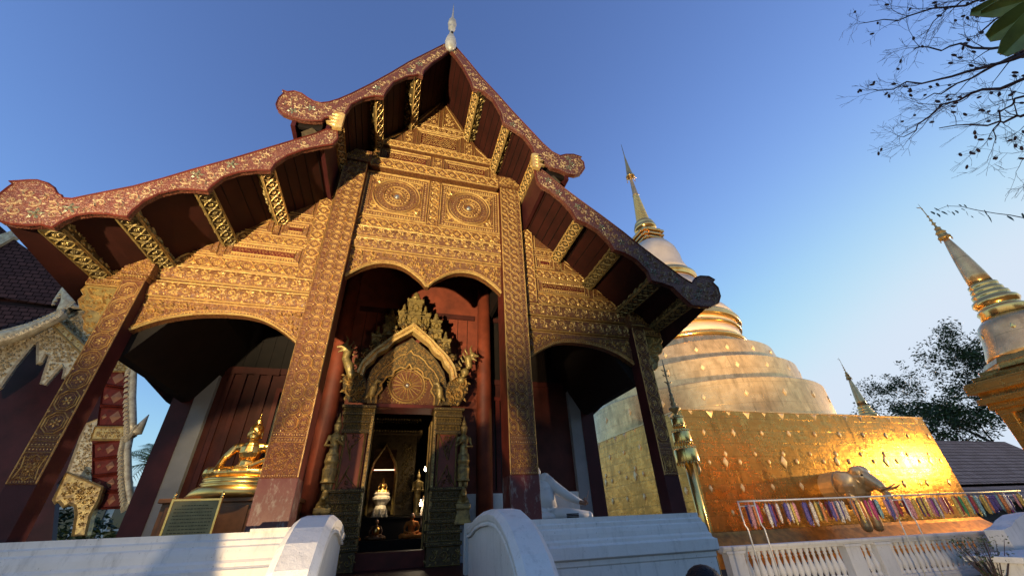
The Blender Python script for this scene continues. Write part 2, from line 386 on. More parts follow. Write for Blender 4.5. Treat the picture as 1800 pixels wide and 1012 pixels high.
    def build(s, name, mats, parent=None, smooth=None, bevel=0):
        me = bpy.data.meshes.new(name); me.from_pydata(s.v, [], s.f)
        for m in ([mats] if isinstance(mats, str) else mats): me.materials.append(MAT[m])
        me.polygons.foreach_set('material_index', s.m)
        me.polygons.foreach_set('use_smooth', s.sm if smooth is None else [smooth]*len(s.f)); me.update()
        o = bpy.data.objects.new(name, me); COL.objects.link(o)
        if parent is not None: o.parent = parent; o.matrix_parent_inverse = parent.matrix_world.inverted()
        if bevel: b = o.modifiers.new('bevel', 'BEVEL'); b.width = bevel; b.segments = 2; b.limit_method = 'ANGLE'; b.angle_limit = rad(50)
        return o
def tag(o, label=None, cat=None, group=None, kind=None):
    for k, v in (('label', label), ('category', cat), ('group', group), ('kind', kind)):
        if v: o[k] = v
    return o
def thing(name, label, cat, loc=(0, 0, 0), group=None):
    o = bpy.data.objects.new(name, None); COL.objects.link(o); o.location = loc; o.empty_display_size = .2
    o.matrix_world = Matrix.Translation(loc)
    return tag(o, label, cat, group)
def remesh(o, vox, smooth=3):
    m = o.modifiers.new('remesh', 'REMESH'); m.mode = 'VOXEL'; m.voxel_size = vox; m.use_smooth_shade = True
    if smooth: q = o.modifiers.new('smooth', 'SMOOTH'); q.factor = .5; q.iterations = smooth
    return o
def copy_tree(o, parent=None):
    c = o.copy(); COL.objects.link(c)
    if parent is not None: c.parent = parent
    for ch_ in [x for x in bpy.data.objects if x.parent == o]: copy_tree(ch_, c)
    return c
# ------------------------------------------------------------ the ground
g = MB(); g.add([(-600, -600, 0), (900, -600, 0), (900, 900, 0), (-600, 900, 0)], [(0, 1, 2, 3)])
tag(g.build('ground', 'paving'), kind='structure')

# ------------------------------------------------------------ the prayer hall
R = random.Random(5)
hall = thing('temple_hall', 'ornate gilded red wooden prayer hall with layered gable roof on a white plinth', 'temple', (0, 0, 0))
YP, YF, YB, YW = 0.2, 0.0, -1.377, 3.15          # panels, pillar fronts, bargeboards, rear wall

# plinth: moulded white parapet round the porch
prof = [(0, 1.69), (0, 1.62), (.03, 1.60), (.03, 1.55), (.055, 1.53), (.07, 1.47), (.075, 1.40), (.10, 1.37), (.10, 1.33), (.125, 1.31), (.15, 1.30), (.15, 1.15), (.13, 1.135), (.10, 1.12), (.10, 1.06), (.085, 1.04), (.085, 0)]
def plinth_run(mb, pts_of):                       # pts_of(out) -> outline points
    rings = []
    for o_, z in prof: rings.append([(x, y, z) for x, y in pts_of(o_)])
    mb.loft(rings, 0, False, False, False)
pl = MB()
for s in (-1, 1):
    X0, X1 = .95, 4.97
    plinth_run(pl, lambda o_: [(s*X0, -.30-o_), (s*(X1+o_), -.30-o_), (s*(X1+o_), 20)][::(1 if s > 0 else -1)])
    pl.box(*sorted((s*(X0+.003), s*(X1-.003))), -.297, .5, 1.60, 1.688)
    pl.box(*sorted((s*4.5, s*(X1-.003))), .5, 20, 1.60, 1.688)
    pl.box(*sorted((s*X0, s*4.5)), .32, .5, 1.0, 1.60)
    pl.box(*sorted((s*4.4, s*4.5)), .5, 20, 1.0, 1.60)
# a repaired length of coping, a finger higher
pl.box(-2.02, -1.0, -.315, .3, 1.69, 1.725)
pl.build('plinth', 'white_plaster', hall)
fl = MB(); fl.box(-4.5, 4.5, -.2, 20, .85, 1.0); fl.build('porch_floor', 'maroon_paint', hall)
st = MB()
for k in range(5): st.box(-.86, .86, -.2-.3*(k+1), -.2-.3*k, 0, .84-.165*k)
st.build('stairs', 'red_paint', hall)
# stair walls with rounded coping that runs down towards the yard
WP = [(-.30, 1.66), (-.55, 1.68), (-.85, 1.75), (-1.25, 1.79), (-1.7, 1.80), (-2.05, 1.77), (-2.35, 1.68), (-2.6, 1.56), (-2.85, 1.38), (-3.0, 1.22), (-3.2, .95), (-3.32, .6), (-3.36, 0)]
for s in (-1, 1):
    w = MB(); xi, xo = .88, 1.18
    sec = lambda o: [(y, z+o) for y, z in WP]
    poly = [(y, z-.09) for y, z in WP]+[(-.30, 0)]
    poly[-2] = (-3.27, 0)
    fr = Fr((0, 0, 0), (0, 1, 0), (0, 0, 1), (1, 0, 0))
    w.prism(fr, poly, *sorted((s*xi, s*xo)))
    for a0, a1, d in ((.86, 1.20, .085), (.895, 1.165, .165)):
        w_ = [(y, z) for y, z in WP]; inn = [(y+.02, z-d) for y, z in WP]
        pass
    body = w.build('stair_wall', 'white_plaster', hall, bevel=.012)
    body['label'] = ('left' if s < 0 else 'right')+' white stair wall with rounded coping'
    c = MB(); n = len(WP); rings = []
    for i, (y, z) in enumerate(WP):
        p, q = WP[max(i-1, 0)], WP[min(i+1, n-1)]; dy, dz = q[0]-p[0], q[1]-p[1]; L = math.hypot(dy, dz); ny, nz = dz/L, -dy/L
        if nz < 0 or (abs(nz) < 1e-3 and ny > 0): ny, nz = -ny, -nz
        sx = [(.845, -.17), (.845, -.145), (.862, -.13), (.845, -.11), (.835, -.05), (.90, 0), (1.16, 0), (1.225, -.05), (1.215, -.11), (1.20, -.13), (1.215, -.145), (1.215, -.17)]
        rings.append([(s*x, y+ny*o, max(z+nz*o, 0)) for x, o in sx])
    c.loft(rings, 0, False, True); c.build('coping', 'white_plaster', body, bevel=.008)

# ---- front pillars
def medallion_column(mb, fr, x0, x1, z0, z1, n, rnd):
    st = (z1-z0)/n
    for i in range(n):
        mb.octa(fr, (x0+x1)/2, z0+(i+.5)*st, (x1-x0)*.92, st*.90, .024, 1, rnd, .024)
        for a in (x0, x1): mb.dome(fr, a, z0+i*st, .022, .014, 1, 4)
for s in (-1, 1):                                  # outer pair
    a, b = sorted((s*4.68, s*5.0)); fr = front(YF)
    p = MB(); p.box(a, b, YF, .32, 1.65, 5.45, 0)
    po = p.build('pillar', 'maroon_paint', hall, bevel=.006); po['label'] = 'square outer pillar with one row of gilt octagons'
    r = MB(); r.fbox(fr, a+.004, b-.004, 2.32, 5.42, -.01, .006, 0)
    r.frame(fr, a+.012, b-.012, 2.33, 5.40, .02, .022, 1)
    medallion_column(r, fr, a+.03, b-.03, 2.93, 5.36, 8, R)
    for z in (2.89, 2.80): r.beads(fr, a+.03, b-.03, z, .014, .014, 1)
    for z in (2.915, 2.845, 2.775, 2.70): r.ridge(fr, [(a+.02, z), (b-.02, z)], .016, .016, 1)
    r.petals(fr, a+.03, b-.03, 2.765, .055, .035, .014, 1)
    q = [(-.13, -.15), (-.06, -.12), (0, -.16), (.06, -.12), (.13, -.15), (.10, 0), (.13, .15), (.06, .12), (0, .16), (-.06, .12), (-.13, .15), (-.10, 0)]
    r.ridge(fr, [((a+b)/2+x*.9, 2.52+y*.95) for x, y in q], .02, .02, 1, True)
    r.fill(fr, [((a+b)/2+x*.9, 2.52+y*.95) for x, y in q], .035, .018, 1, R); r.flower(fr, (a+b)/2, 2.52, .08, .022, 7, 1)
    r.fill(fr, [(a+.02, 2.35), (b-.02, 2.35), (b-.02, 2.69), (a+.02, 2.69)], .026, .012, 1, R)
    r.beads(fr, a+.03, b-.03, 2.352, .012, .012, 1)
    r.build('gilt_panel', ['lacquer_fine', 'gilt'], po)
    # capital and the scroll bracket reaching outwards
    c = MB(); c.box(a-.02, b+.02, -.03, .34, 5.42, 5.50, 0); c.box(a-.04, b+.04, -.05, .36, 5.50, 5.86, 0); c.box(a-.075, b+.075, -.085, .38, 5.86, 5.91, 0)
    f2 = front(-.05); c.beads(f2, a-.02, b+.02, 5.46, .016, .03, 1); c.fill(f2, [(a-.03, 5.52), (b+.03, 5.52), (b+.03, 5.85), (a-.03, 5.85)], .035, .016, 1, R)
    c.box(*sorted((s*4.98, s*5.80)), -.02, .22, 5.40, 5.45, 0); c.box(*sorted((s*4.98, s*5.74)), 0, .2, 5.45, 5.62, 0); c.vine(front(0), *sorted((s*5.02, s*5.70)), 5.45, 5.62, .02, 1, R)
    c.box(*sorted((s*5.0, s*5.46)), .02, .18, 5.26, 5.40, 0); c.vine(front(.02), *sorted((s*5.01, s*5.45)), 5.26, 5.40, .016, 1, R)
    cap = c.build('capital', ['lacquer_gold', 'gilt'], po)
    k = MB(); bq = [(5.0, 5.27), (5.44, 5.27), (5.47, 5.16), (5.40, 5.08), (5.43, 4.98), (5.36, 4.86), (5.24, 4.80), (5.26, 4.70), (5.20, 4.62), (5.16, 4.50), (5.08, 4.44), (5.0, 4.46)]
    bq = [(s*x, z) for x, z in bq][::s]
    fb = front(.06); k.prism(fb, bq, -.08, 0, 0); k.ridge(fb, bq, .035, .03, 1, True)
    k.fill(fb, bq, .075, .03, 1, R, .02)
    k.ridge(fb, [(s*x, z) for x, z in ((5.40, 5.2), (5.30, 5.08), (5.14, 5.05), (5.08, 4.95), (5.16, 4.84), (5.30, 4.88))], .05, .05, 1)
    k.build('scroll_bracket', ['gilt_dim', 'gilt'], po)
for s in (-1, 1):                                  # inner pair
    a, b = sorted((s*1.64, s*2.16)); fr = front(YF)
    p = MB(); p.box(a, b, YF, .52, 1.0, 9.35, 0)
    p.box(a-.003, b+.003, YF-.004, .523, 1.0, 2.36, 1)
    po = p.build('pillar', ['red_paint', 'worn_lacquer'], hall, bevel=.006); po['label'] = 'broad inner pillar covered with rows of gilt octagons'
    r = MB(); r.fbox(fr, a+.004, b-.004, 2.36, 9.33, -.01, .006, 0)
    r.frame(fr, a+.012, b-.012, 2.37, 9.31, .022, .022, 1)
    w = .205
    xs = [(a+.025, a+.025+w*.48), (a+.03+w*.5, a+.03+w*1.48), (a+.03+w*1.5, b-.02)]
    if s > 0: xs = [(a+b-y, a+b-x) for x, y in xs]
    for x0, x1 in xs:
        n = 25; stp = (9.25-3.02)/n
        for i in range(n):
            cx, cz = (x0+x1)/2, 3.02+(i+.5)*stp
            if x1-x0 > .15: r.octa(fr, cx, cz, (x1-x0)*.95, stp*.93, .026, 1, R, .021)
            else: r.ridge(fr, [(x0+.01, cz-stp*.42), (x1-.03, cz-stp*.42), (x1-.005, cz-stp*.25), (x1-.005, cz+stp*.25), (x1-.03, cz+stp*.42), (x0+.01, cz+stp*.42)], .014, .018, 1, True); r.spiral(fr, cx, cz, .028, R.random()*6, 1, .016, 1, True, 1, 7)
            r.dome(fr, x1, cz-stp/2, .02, .014, 1, 4)
    for z in (3.0, 2.93, 2.86): r.ridge(fr, [(a+.02, z), (b-.02, z)], .016, .018, 1)
    for z in (2.965,): r.beads(fr, a+.03, b-.03, z, .014, .014, 1)
    r.petals(fr, a+.03, b-.03, 2.92, .06, .04, .014, 1)
    r.fill(fr, [(a+.02, 2.40), (b-.02, 2.40), (b-.02, 2.85), (a+.02, 2.85)], .05, .022, 1, R, flowers=6); r.beads(fr, a+.03, b-.03, 2.39, .012, .012, 1)
    r.build('gilt_panel', ['lacquer_fine', 'gilt'], po)
    c = MB(); c.box(a-.05, b+.05, -.06, .56, 9.18, 9.55, 0); c.fill(front(-.06), [(a-.05, 9.2), (b+.05, 9.2), (b+.05, 9.53), (a-.05, 9.53)], .05, .02, 1, R)
    c.build('capital', ['lacquer_gold', 'gilt'], po)

# ---- carved arches between the pillars
def arch_part(name, top, curve, label=None, cut=.15):
    """curve: lower edge left to right, top: z of the straight upper edge"""
    m = MB(); fr = front(YP); n = len(curve)
    # columns of quads so that the deep arch triangulates cleanly
    vs, fs = [], []
    for x, z in curve:
        vs += [fr(x, z, 0), fr(x, top, 0), fr(x, z, -cut), fr(x, top, -cut)]
    for i in range(n-1):
        a, b = 4*i, 4*(i+1); fs += [(a, b, b+1, a+1), (a+2, a+3, b+3, b+2), (a, a+2, b+2, b), (a+1, b+1, b+3, a+3)]
    m.add(vs, fs, 0)
    m.ridge(fr, [(x, z+.02) for x, z in curve], .04, .04, 1)
    m.ridge(fr, [(x, z+.075) for x, z in curve], .016, .02, 1)
    for i in range(n-1):
        for t in (.25, .75):
            x = curve[i][0]*(1-t)+curve[i+1][0]*t; z = curve[i][1]*(1-t)+curve[i+1][1]*t; m.dome(fr, x, z+.05, .012, .014, 1, 5)
    m.ridge(fr, [(curve[0][0], top-.015), (curve[-1][0], top-.015)], .025, .02, 1)
    m.fill(fr, [(x, z+.08) for x, z in curve]+[(curve[-1][0], top-.03), (curve[0][0], top-.03)], .085, .04, 1, R, flowers=9)
    o = m.build(name, ['lacquer_gold', 'gilt'], hall)
    if label: o['label'] = label
def qcurve(pts, n=6):
    """smooth (Catmull-Rom) line through points"""
    out = []
    for i in range(len(pts)-1):
        p0, p1, p2, p3 = pts[max(i-1, 0)], pts[i], pts[i+1], pts[min(i+2, len(pts)-1)]
        for k in range(n):
            t = k/n
            out.append(tuple(.5*((2*p1[j])+(-p0[j]+p2[j])*t+(2*p0[j]-5*p1[j]+4*p2[j]-p3[j])*t*t+(-p0[j]+3*p1[j]-3*p2[j]+p3[j])*t**3) for j in (0, 1)))
    out.append(pts[-1]); return out
for s in (-1, 1):
    c = [(4.68, 4.58), (4.45, 4.74), (4.2, 4.86), (3.9, 4.95), (3.55, 5.0), (3.2, 5.01), (2.9, 4.97), (2.65, 4.87), (2.4, 4.72), (2.18, 4.55)]
    c = qcurve(sorted((s*x, z) for x, z in c), 3); arch_part('carved_arch', 5.22, c, 'segmental gilt arch panel of the '+('left' if s < 0 else 'right')+' bay')
half = [(-1.64, 6.06), (-1.5, 6.20), (-1.3, 6.36), (-1.1, 6.46), (-.9, 6.50), (-.68, 6.49), (-.48, 6.42), (-.3, 6.30), (-.14, 6.17), (-.03, 6.03)]
h1 = qcurve(half, 3); arch_part('carved_arch', 6.80, h1+[(-x, z) for x, z in reversed(h1)], 'double-lobed gilt arch panel of the middle bay')

# ---- gable panels: one carved board screen per bay, with framed panels and beams
def bulge(z0, z1, d): return lambda a, b: d*math.sqrt(max(0, 1-((b-(z0+z1)/2)/((z1-z0)/2))**2))
def beam(x0, x1, z0, z1, kind, parent=hall, y=YP, out=.07):
    m = MB(); fr = front(y, bulge(z0, z1, out)); k = 7
    rows = [[fr(x, z0+(z1-z0)*i/k, 0) for i in range(k+1)] for x in (x0, x1)]
    m.add(rows[0]+rows[1], [(i, i+1, k+2+i, k+1+i)[::-1] for i in range(k)], 0)
    m.box(x0, x1, y-.002, y+.1, z0, z1, 0)
    m.vine(fr, x0, x1, z0+.01, z1-.01, .022, 1, R, True, kind == 'cart')
    o = m.build('beam', ['lacquer_gold', 'gilt'], parent); return o
def panel(m, fr, x0, x1, z0, z1, sunk=.03, red=True):
    """framed panel: raised border of petals, plain red field with a small motif"""
    m.frame(fr, x0+.02, x1-.02, z0+.02, z1-.02, .035, .03, 1)
    m.petals(fr, x0+.06, x1-.06, z1-.05, .06, .045, .018, 1); m.petals(fr, x0+.06, x1-.06, z0+.05, .05, .045, .018, 1, True)
    if z1-z0 > .3 and x1-x0 > .3:
        m.frame(fr, x0+.12, x1-.12, z0+.115, z1-.115, .03, .026, 1)
        m.fbox(fr, x0+.13, x1-.13, z0+.125, z1-.125, -.01, .004, 2)
        m.fill(fr, [(x0+.14, z0+.14), (x1-.14, z0+.14), (x1-.14, z1-.14), (x0+.14, z1-.14)], .03, .014, 1, R)
    else: m.fill(fr, [(x0+.06, z0+.06), (x1-.06, z0+.06), (x1-.06, z1-.06), (x0+.06, z1-.06)], .035, .014, 1, R)
for s in (-1, 1):                                  # side bays
    X = lambda a, b: tuple(sorted((s*a, s*b)))
    beam(*X(2.18, 4.70), 5.22, 5.56, 'vine', out=.08); beam(*X(2.18, 4.72), 5.58, 5.90, 'vine', out=.075)
    m = MB(); fr = front(YP)
    outl = [(2.18, 5.9), (4.80, 5.9), (4.80, 6.1), (4.66, 6.24), (3.98, 6.72), (3.25, 7.35), (2.62, 7.95), (2.42, 8.6), (2.18, 8.95)]
    outl = [(s*x, z) for x, z in outl][::s]; m.prism(fr, outl, -.12, 0, 0)
    m.vine(fr, *X(2.52, 4.74), 5.92, 6.20, .03, 1, R, True, True)
    panel(m, fr, *X(2.52, 3.85), 6.22, 6.60)
    m.vine(fr, *X(2.50, 3.95), 6.62, 6.86, .026, 1, R, True, True)
    panel(m, fr, *X(2.52, 3.02), 6.90, 7.25); m.vine(fr, *X(2.50, 3.15), 7.28, 7.46, .022, 1, R)
    # strip beside the inner pillar
    sx = X(2.20, 2.48); f3 = Fr((0, YP-.035, 0), (0, 0, 1), (-1, 0, 0), (0, -1, 0)); m.box(*sx, YP-.035, YP, 5.91, 8.3, 0)
    m.vine(f3, 5.95, 8.25, *sorted((-sx[0], -sx[1])), .022, 1, R, True, True)
    # verticals and slanting triangles under the purlins
    for (xa, za, xb, zb) in ((3.9, 6.22, 4.55, 6.62),):
        tri = [(s*3.95, 6.24), (s*4.52, 6.24), (s*3.98, 6.60)]; m.ridge(fr, tri, .04, .03, 1, True); m.ridge(fr, [(s*(4.06), 6.29), (s*4.30, 6.29), (s*4.07, 6.46)], .025, .022, 1, True)
    tri = [(s*3.18, 6.90), (s*3.72, 6.90), (s*3.20, 7.30)]; m.ridge(fr, tri, .04, .03, 1, True); m.ridge(fr, [(s*3.28, 6.96), (s*3.50, 6.96), (s*3.29, 7.13)], .025, .022, 1, True)
    tri = [(s*2.54, 7.50), (s*2.98, 7.50), (s*2.55, 7.95)]; m.ridge(fr, tri, .04, .03, 1, True)
    vx = X(3.05, 3.16); m.fbox(fr, *vx, 6.88, 7.3, 0, .03, 0); m.fill(Fr((0, YP-.03, 0), (1, 0, 0), (0, 0, 1), (0, -1, 0)), [(vx[0], 6.9), (vx[1], 6.9), (vx[1], 7.3), (vx[0], 7.3)], .03, .014, 1, R)
    o = m.build('gable_panel', ['lacquer_gold', 'gilt', 'red_paint'], hall); o['label'] = 'stepped gilt carved panel over the '+('left' if s < 0 else 'right')+' bay'
# middle bay
beam(-1.66, 1.66, 6.80, 7.09, 'vine', out=.09); beam(-1.66, 1.66, 7.11, 7.42, 'vine', out=.08)
m = MB(); fr = front(YP)
m.prism(fr, [(-1.66, 7.42), (1.66, 7.42), (1.66, 9.2), (2.1, 9.2), (2.1, 9.52), (1.85, 9.75), (1.62, 9.85), (1.55, 10.3), (1.0, 10.9), (.8, 11.3), (.72, 11.4), (0, 12.75), (-.72, 11.4), (-.8, 11.3), (-1.0, 10.9), (-1.55, 10.3), (-1.62, 9.85), (-1.85, 9.75), (-2.1, 9.52), (-2.1, 9.2), (-1.66, 9.2)], -.12, 0, 0)
m.vine(fr, -1.66, 1.66, 7.44, 7.72, .03, 1, R, True, True)
for x0, x1 in ((-1.66, -.13), (.13, 1.66)):
    m.frame(fr, x0+.03, x1-.03, 7.77, 9.14, .05, .04, 1); m.petals(fr, x0+.08, x1-.08, 9.10, .09, .055, .022, 1)
    m.petals(fr, x0+.08, x1-.08, 7.81, .07, .055, .02, 1, True)
    for e_ in (x0+.10, x1-.10):
        for k in range(18): m.dome(fr, e_, 7.86+k*.07, .02, .018, 1, 5)
    m.frame(fr, x0+.16, x1-.16, 7.91, 8.99, .035, .03, 1)
fv = Fr((0, YP, 0), (0, 0, 1), (-1, 0, 0), (0, -1, 0)); m.vine(fv, 7.76, 9.16, -.12, .12, .03, 1, R, True, True)
panel(m, fr, -1.42, -.17, 9.58, 10.06); panel(m, fr, .15, 1.40, 9.58, 10.06); m.vine(fv, 9.57, 10.07, -.12, .12, .024, 1, R)
for s in (-1, 1):
    m.vine(fv, 9.56, 10.02, *sorted((s*1.45, s*1.60)), .02, 1, R)
    m.ridge(fr, [(s*1.66, 9.60), (s*1.98, 9.58), (s*1.68, 9.80)], .035, .03, 1, True)
    m.vine(fv, 10.32, 10.9, *sorted((s*.70, s*.92)), .022, 1, R)
    m.ridge(fr, [(s*.98, 10.36), (s*1.42, 10.34), (s*1.0, 10.78)], .04, .03, 1, True)
    m.ridge(fr, [(s*.06, 11.38), (s*.62, 11.38), (s*.06, 12.45)], .045, .03, 1, True); m.fill(fr, [(s*.10, 11.42), (s*.55, 11.42), (s*.10, 12.3)][::s], .07, .014, 1, R)
panel(m, fr, -.62, .60, 10.36, 11.08); m.vine(fr, -.74, .74, 11.12, 11.34, .02, 1, R)
go = m.build('gable_panel', ['lacquer_gold', 'gilt', 'red_paint'], hall); go['label'] = 'central gilt gable panel above the middle arch'
b4 = MB(); b4.box(-2.12, 2.12, YP-.16, YP, 9.18, 9.52, 0); b4.vine(front(YP-.16), -2.10, 2.10, 9.20, 9.50, .03, 1, R, True, True); b4.box(-1.6, 1.6, YP-.10, YP, 10.08, 10.32, 0); b4.vine(front(YP-.10), -1.58, 1.58, 10.09, 10.31, .026, 1, R, True, True)
b4.build('tie_beam', ['lacquer_gold', 'gilt'], hall)
for cx in (-.88, .86):
    w = MB(); fr = front(YP); cz = 8.45
    circ = lambda r, n=40: [(cx+r*math.cos(2*PI*k/n), cz+r*math.sin(2*PI*k/n)) for k in range(n)]
    w.add([fr(*p, .01) for p in circ(.54)], [tuple(range(40))[::-1]], 0)
    for r_, lw, hh in ((.54, .045, .05), (.475, .02, .03), (.30, .03, .045), (.20, .02, .03), (.13, .03, .05)): w.ridge(fr, circ(r_), lw, hh, 1, True)
    for k in range(34): a = 2*PI*k/34; w.dome(fr, cx+.39*math.cos(a), cz+.39*math.sin(a), .016, .02, 1, 5); w.leaf(fr, cx+.44*math.cos(a), cz+.44*math.sin(a), a+1.2, .06, .03, .016, 1)
    for k in range(20): a = 2*PI*k/20; w.leaf(fr, cx+.215*math.cos(a), cz+.215*math.sin(a), a, .085, .055, .04, 1)
    for k in range(14): a = 2*PI*k/14; w.leaf(fr, cx+.13*math.cos(a), cz+.13*math.sin(a), a, .06, .045, .03, 1)
    w.dome(fr, cx, cz, .075, .05, 2, 16)
    for sx in (-1, 1):
        for sz in (-1, 1):
            w.spiral(fr, cx+sx*.50, cz+sz*.44, .085, R.random()*6, sx*sz, .03, 1); w.spiral(fr, cx+sx*.53, cz+sz*.28, .045, 0, -1, .02, 1)
            w.spiral(fr, cx+sx*.34, cz+sz*.50, .045, 0, 1, .02, 1)
            w.leaf(fr, cx+sx*.42, cz+sz*.36, math.atan2(sz, sx), .13, .08, .03, 1)
    o = w.build('medallion', ['lacquer_gold', 'gilt', 'steel'], go)

# ---- purlins running forward to the bargeboards
PUR = [(.72, 11.05, 58), (1.48, 9.98, 56), (2.16, 8.95, 56), (2.36, 8.14, 55), (3.02, 7.17, 42), (3.78, 6.50, 40), (4.56, 5.80, 33), (5.27, 5.40, 20)]
for s in (-1, 1):
    for i, (x, z, sl) in enumerate(PUR):
        m = MB(); t = rad(sl)*.92*s; u = Vector((math.cos(t), 0, -math.sin(t))); v = Vector((math.sin(t), 0, math.cos(t)))
        w_, h_ = .24, .34; o = Vector((s*x, 0, z)) - u*w_/2
        y0, y1 = YB+.04, YP-.01
        P = lambda a, b, y: o+u*a+v*b+Vector((0, y, 0))
        vs = [P(a, b, y) for a in (0, w_) for b in (0, h_) for y in (y0, y1)]
        m.add(vs, [(0, 1, 3, 2), (4, 6, 7, 5), (0, 4, 5, 1), (2, 3, 7, 6), (0, 2, 6, 4), (1, 5, 7, 3)], 0)
        L = y1-y0
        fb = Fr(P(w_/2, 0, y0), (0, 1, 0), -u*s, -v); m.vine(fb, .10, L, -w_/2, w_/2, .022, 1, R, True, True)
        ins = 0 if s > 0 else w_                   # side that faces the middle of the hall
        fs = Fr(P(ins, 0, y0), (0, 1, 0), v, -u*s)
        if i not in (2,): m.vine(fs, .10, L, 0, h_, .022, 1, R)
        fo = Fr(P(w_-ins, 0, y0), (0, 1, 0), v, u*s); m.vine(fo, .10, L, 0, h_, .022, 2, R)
        m.build('purlin', ['stucco_dark', 'gilt' if i < 5 else 'gilt_dim', 'gilt_dim'], hall)  # outer sides and lowest purlins in dimmer gilt: shade put into the colour

# ---- roofs: tiled shell above, red boarded soffit below
up_s = [(x, z-.27) for x, z in ((0, 12.9), (.52, 12.10), (.92, 11.46), (1.3, 10.84), (1.67, 10.27), (2.0, 9.76), (2.3, 9.40), (2.65, 9.12), (2.95, 9.0))]
lo_s = [(x, z-.22) for x, z in ((2.28, 8.33), (2.5, 8.14), (2.95, 7.74), (3.4, 7.36), (3.8, 7.0), (4.2, 6.64), (4.6, 6.33), (4.95, 6.04), (5.25, 5.88), (5.42, 5.80), (5.74, 5.62))]
def roof_shell(name, prof_, y0, y1, mats, thick, drop, closed_apex, par):
    m = MB()
    for s in (-1, 1):
        ys = [y0+(y1-y0)*k/8 for k in range(9)] if drop else [y0, y1]
        def pt(x, z, y, lift): 
            d = (min(1, max(0, (y-y0)/6)))*drop*max(0, (x-3.6)/1.8); return (s*x, y, z+lift-d)
        for lift, mi in ((0, 1), (thick, 0)):
            vs = [pt(x, z, y, lift) for y in ys for x, z in prof_]; n = len(prof_)
            m.add(vs, [(k*n+i, k*n+i+1, (k+1)*n+i+1, (k+1)*n+i) for k in range(len(ys)-1) for i in range(n-1)], mi)
        for y in (y0, y1):
            vs = [pt(x, z, y, l) for l in (0, thick) for x, z in prof_]; n = len(prof_); m.add(vs, [(i, i+1, n+i+1, n+i) for i in range(n-1)], 1)
        xe, ze = prof_[-1]; vs = [pt(xe, ze, y, l) for l in (0, thick) for y in ys]; n = len(ys); m.add(vs, [(i, i+1, n+i+1, n+i) for i in range(n-1)], 1)
    for s in (-1, 1):                              # plank joints on the soffit
        for (xa, za), (xb, zb) in zip(prof_[:-1], prof_[1:]):
            L = math.hypot(xb-xa, zb-za); k = max(1, round(L/.22))
            for i in range(k):
                t = (i+.5)/k; x, z = xa+(xb-xa)*t, za+(zb-za)*t; m.box(*sorted((s*(x-.005), s*(x+.005))), YB+.10, YP-.02, z-.014, z+.004, 2)
    return m.build(name, mats, par)
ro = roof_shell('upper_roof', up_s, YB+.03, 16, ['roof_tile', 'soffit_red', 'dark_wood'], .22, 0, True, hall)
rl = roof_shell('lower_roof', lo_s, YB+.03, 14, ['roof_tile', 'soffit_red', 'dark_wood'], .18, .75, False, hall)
ml = MB()
for s in (-1, 1):                                  # eaves fascia and the clerestory wall between the two roofs
    ml.box(*sorted((s*2.25, s*2.33)), YB+.10, 14, 8.0, 9.0, 0)
    ml.box(*sorted((s*2.85, s*2.93)), YB+.06, 14, 8.42, 8.80, 0)
    ml.box(*sorted((s*2.40, s*2.90)), YB+.12, YB+.18, 8.5, 8.9, 1)
ml.build('clerestory', ['maroon_paint', 'dark_wood'], hall)
# ---- bargeboards, traced on their plane 1.4 m in front of the gable
def zc(L, ox, oy, s_): return [(ox+x/s_, oy+y/s_) for x, y in L]
UL = zc([(985,232),(900,275),(800,325),(700,385),(600,440),(500,490),(430,520),(380,535),(340,540),(300,530),(270,512),(240,490),(200,478),(165,482),(138,473),(146,487),(118,513),(105,545),(112,570),(140,595),(190,615),(250,628),(300,633),(345,632),(360,618),(400,612),(460,617),(470,590),(500,545),(560,515),(620,503),(668,506),(680,480),(720,430),(790,400),(850,392),(872,400),(880,370),(920,330),(980,290),(1012,264),(1003,248)], 450, 0, 2.9767)
UR = zc([(1045,245),(1110,320),(1180,405),(1260,490),(1340,580),(1420,665),(1500,750),(1550,795),(1590,815),(1620,808),(1660,808),(1704,822),(1696,832),(1715,850),(1720,880),(1700,910),(1670,918),(1635,912),(1590,892),(1545,878),(1510,850),(1460,815),(1445,770),(1400,710),(1345,675),(1292,640),(1280,590),(1240,520),(1190,480),(1135,462),(1120,420),(1080,345),(1040,290),(1016,266),(1028,250)], 450, 0, 2.9767)
LL = zc([(1768,690),(1740,678),(1700,680),(1650,700),(1500,745),(1350,790),(1200,835),(1000,890),(850,935),(700,975)], 0, 0, 2.9767)+zc([(530,116),(450,132),(380,147),(330,143),(322,128),(300,120),(285,90),(250,65),(200,50),(150,50),(100,54),(48,57),(70,70),(40,90),(0,122),(-30,150),(-45,200),(-30,245),(0,264),(60,278),(140,285),(220,282),(275,296),(330,260),(400,232),(480,222),(560,225),(620,235),(665,242),(690,210),(750,160),(830,120),(930,97),(1000,98),(1085,106)], 0, 300, 2.9756)+zc([(1110,970),(1170,925),(1250,900),(1340,890),(1415,892),(1440,855),(1500,815),(1580,785),(1660,768),(1740,755),(1768,725)], 0, 0, 2.9767)
LR = zc([(228,246),(250,246),(275,262),(330,310),(420,378),(520,450),(620,525),(700,590),(800,665),(880,725),(925,752),(935,742),(942,728),(965,720),(1000,722),(1028,738),(1019,750),(1042,772),(1053,812),(1045,840),(1010,858),(960,855),(925,850),(880,810),(840,770),(790,752),(745,742),(730,700),(680,650),(630,620),(580,605),(560,570),(510,520),(460,490),(412,470),(390,430),(350,385),(300,345),(262,325),(240,300)], 850, 200, 2.529)
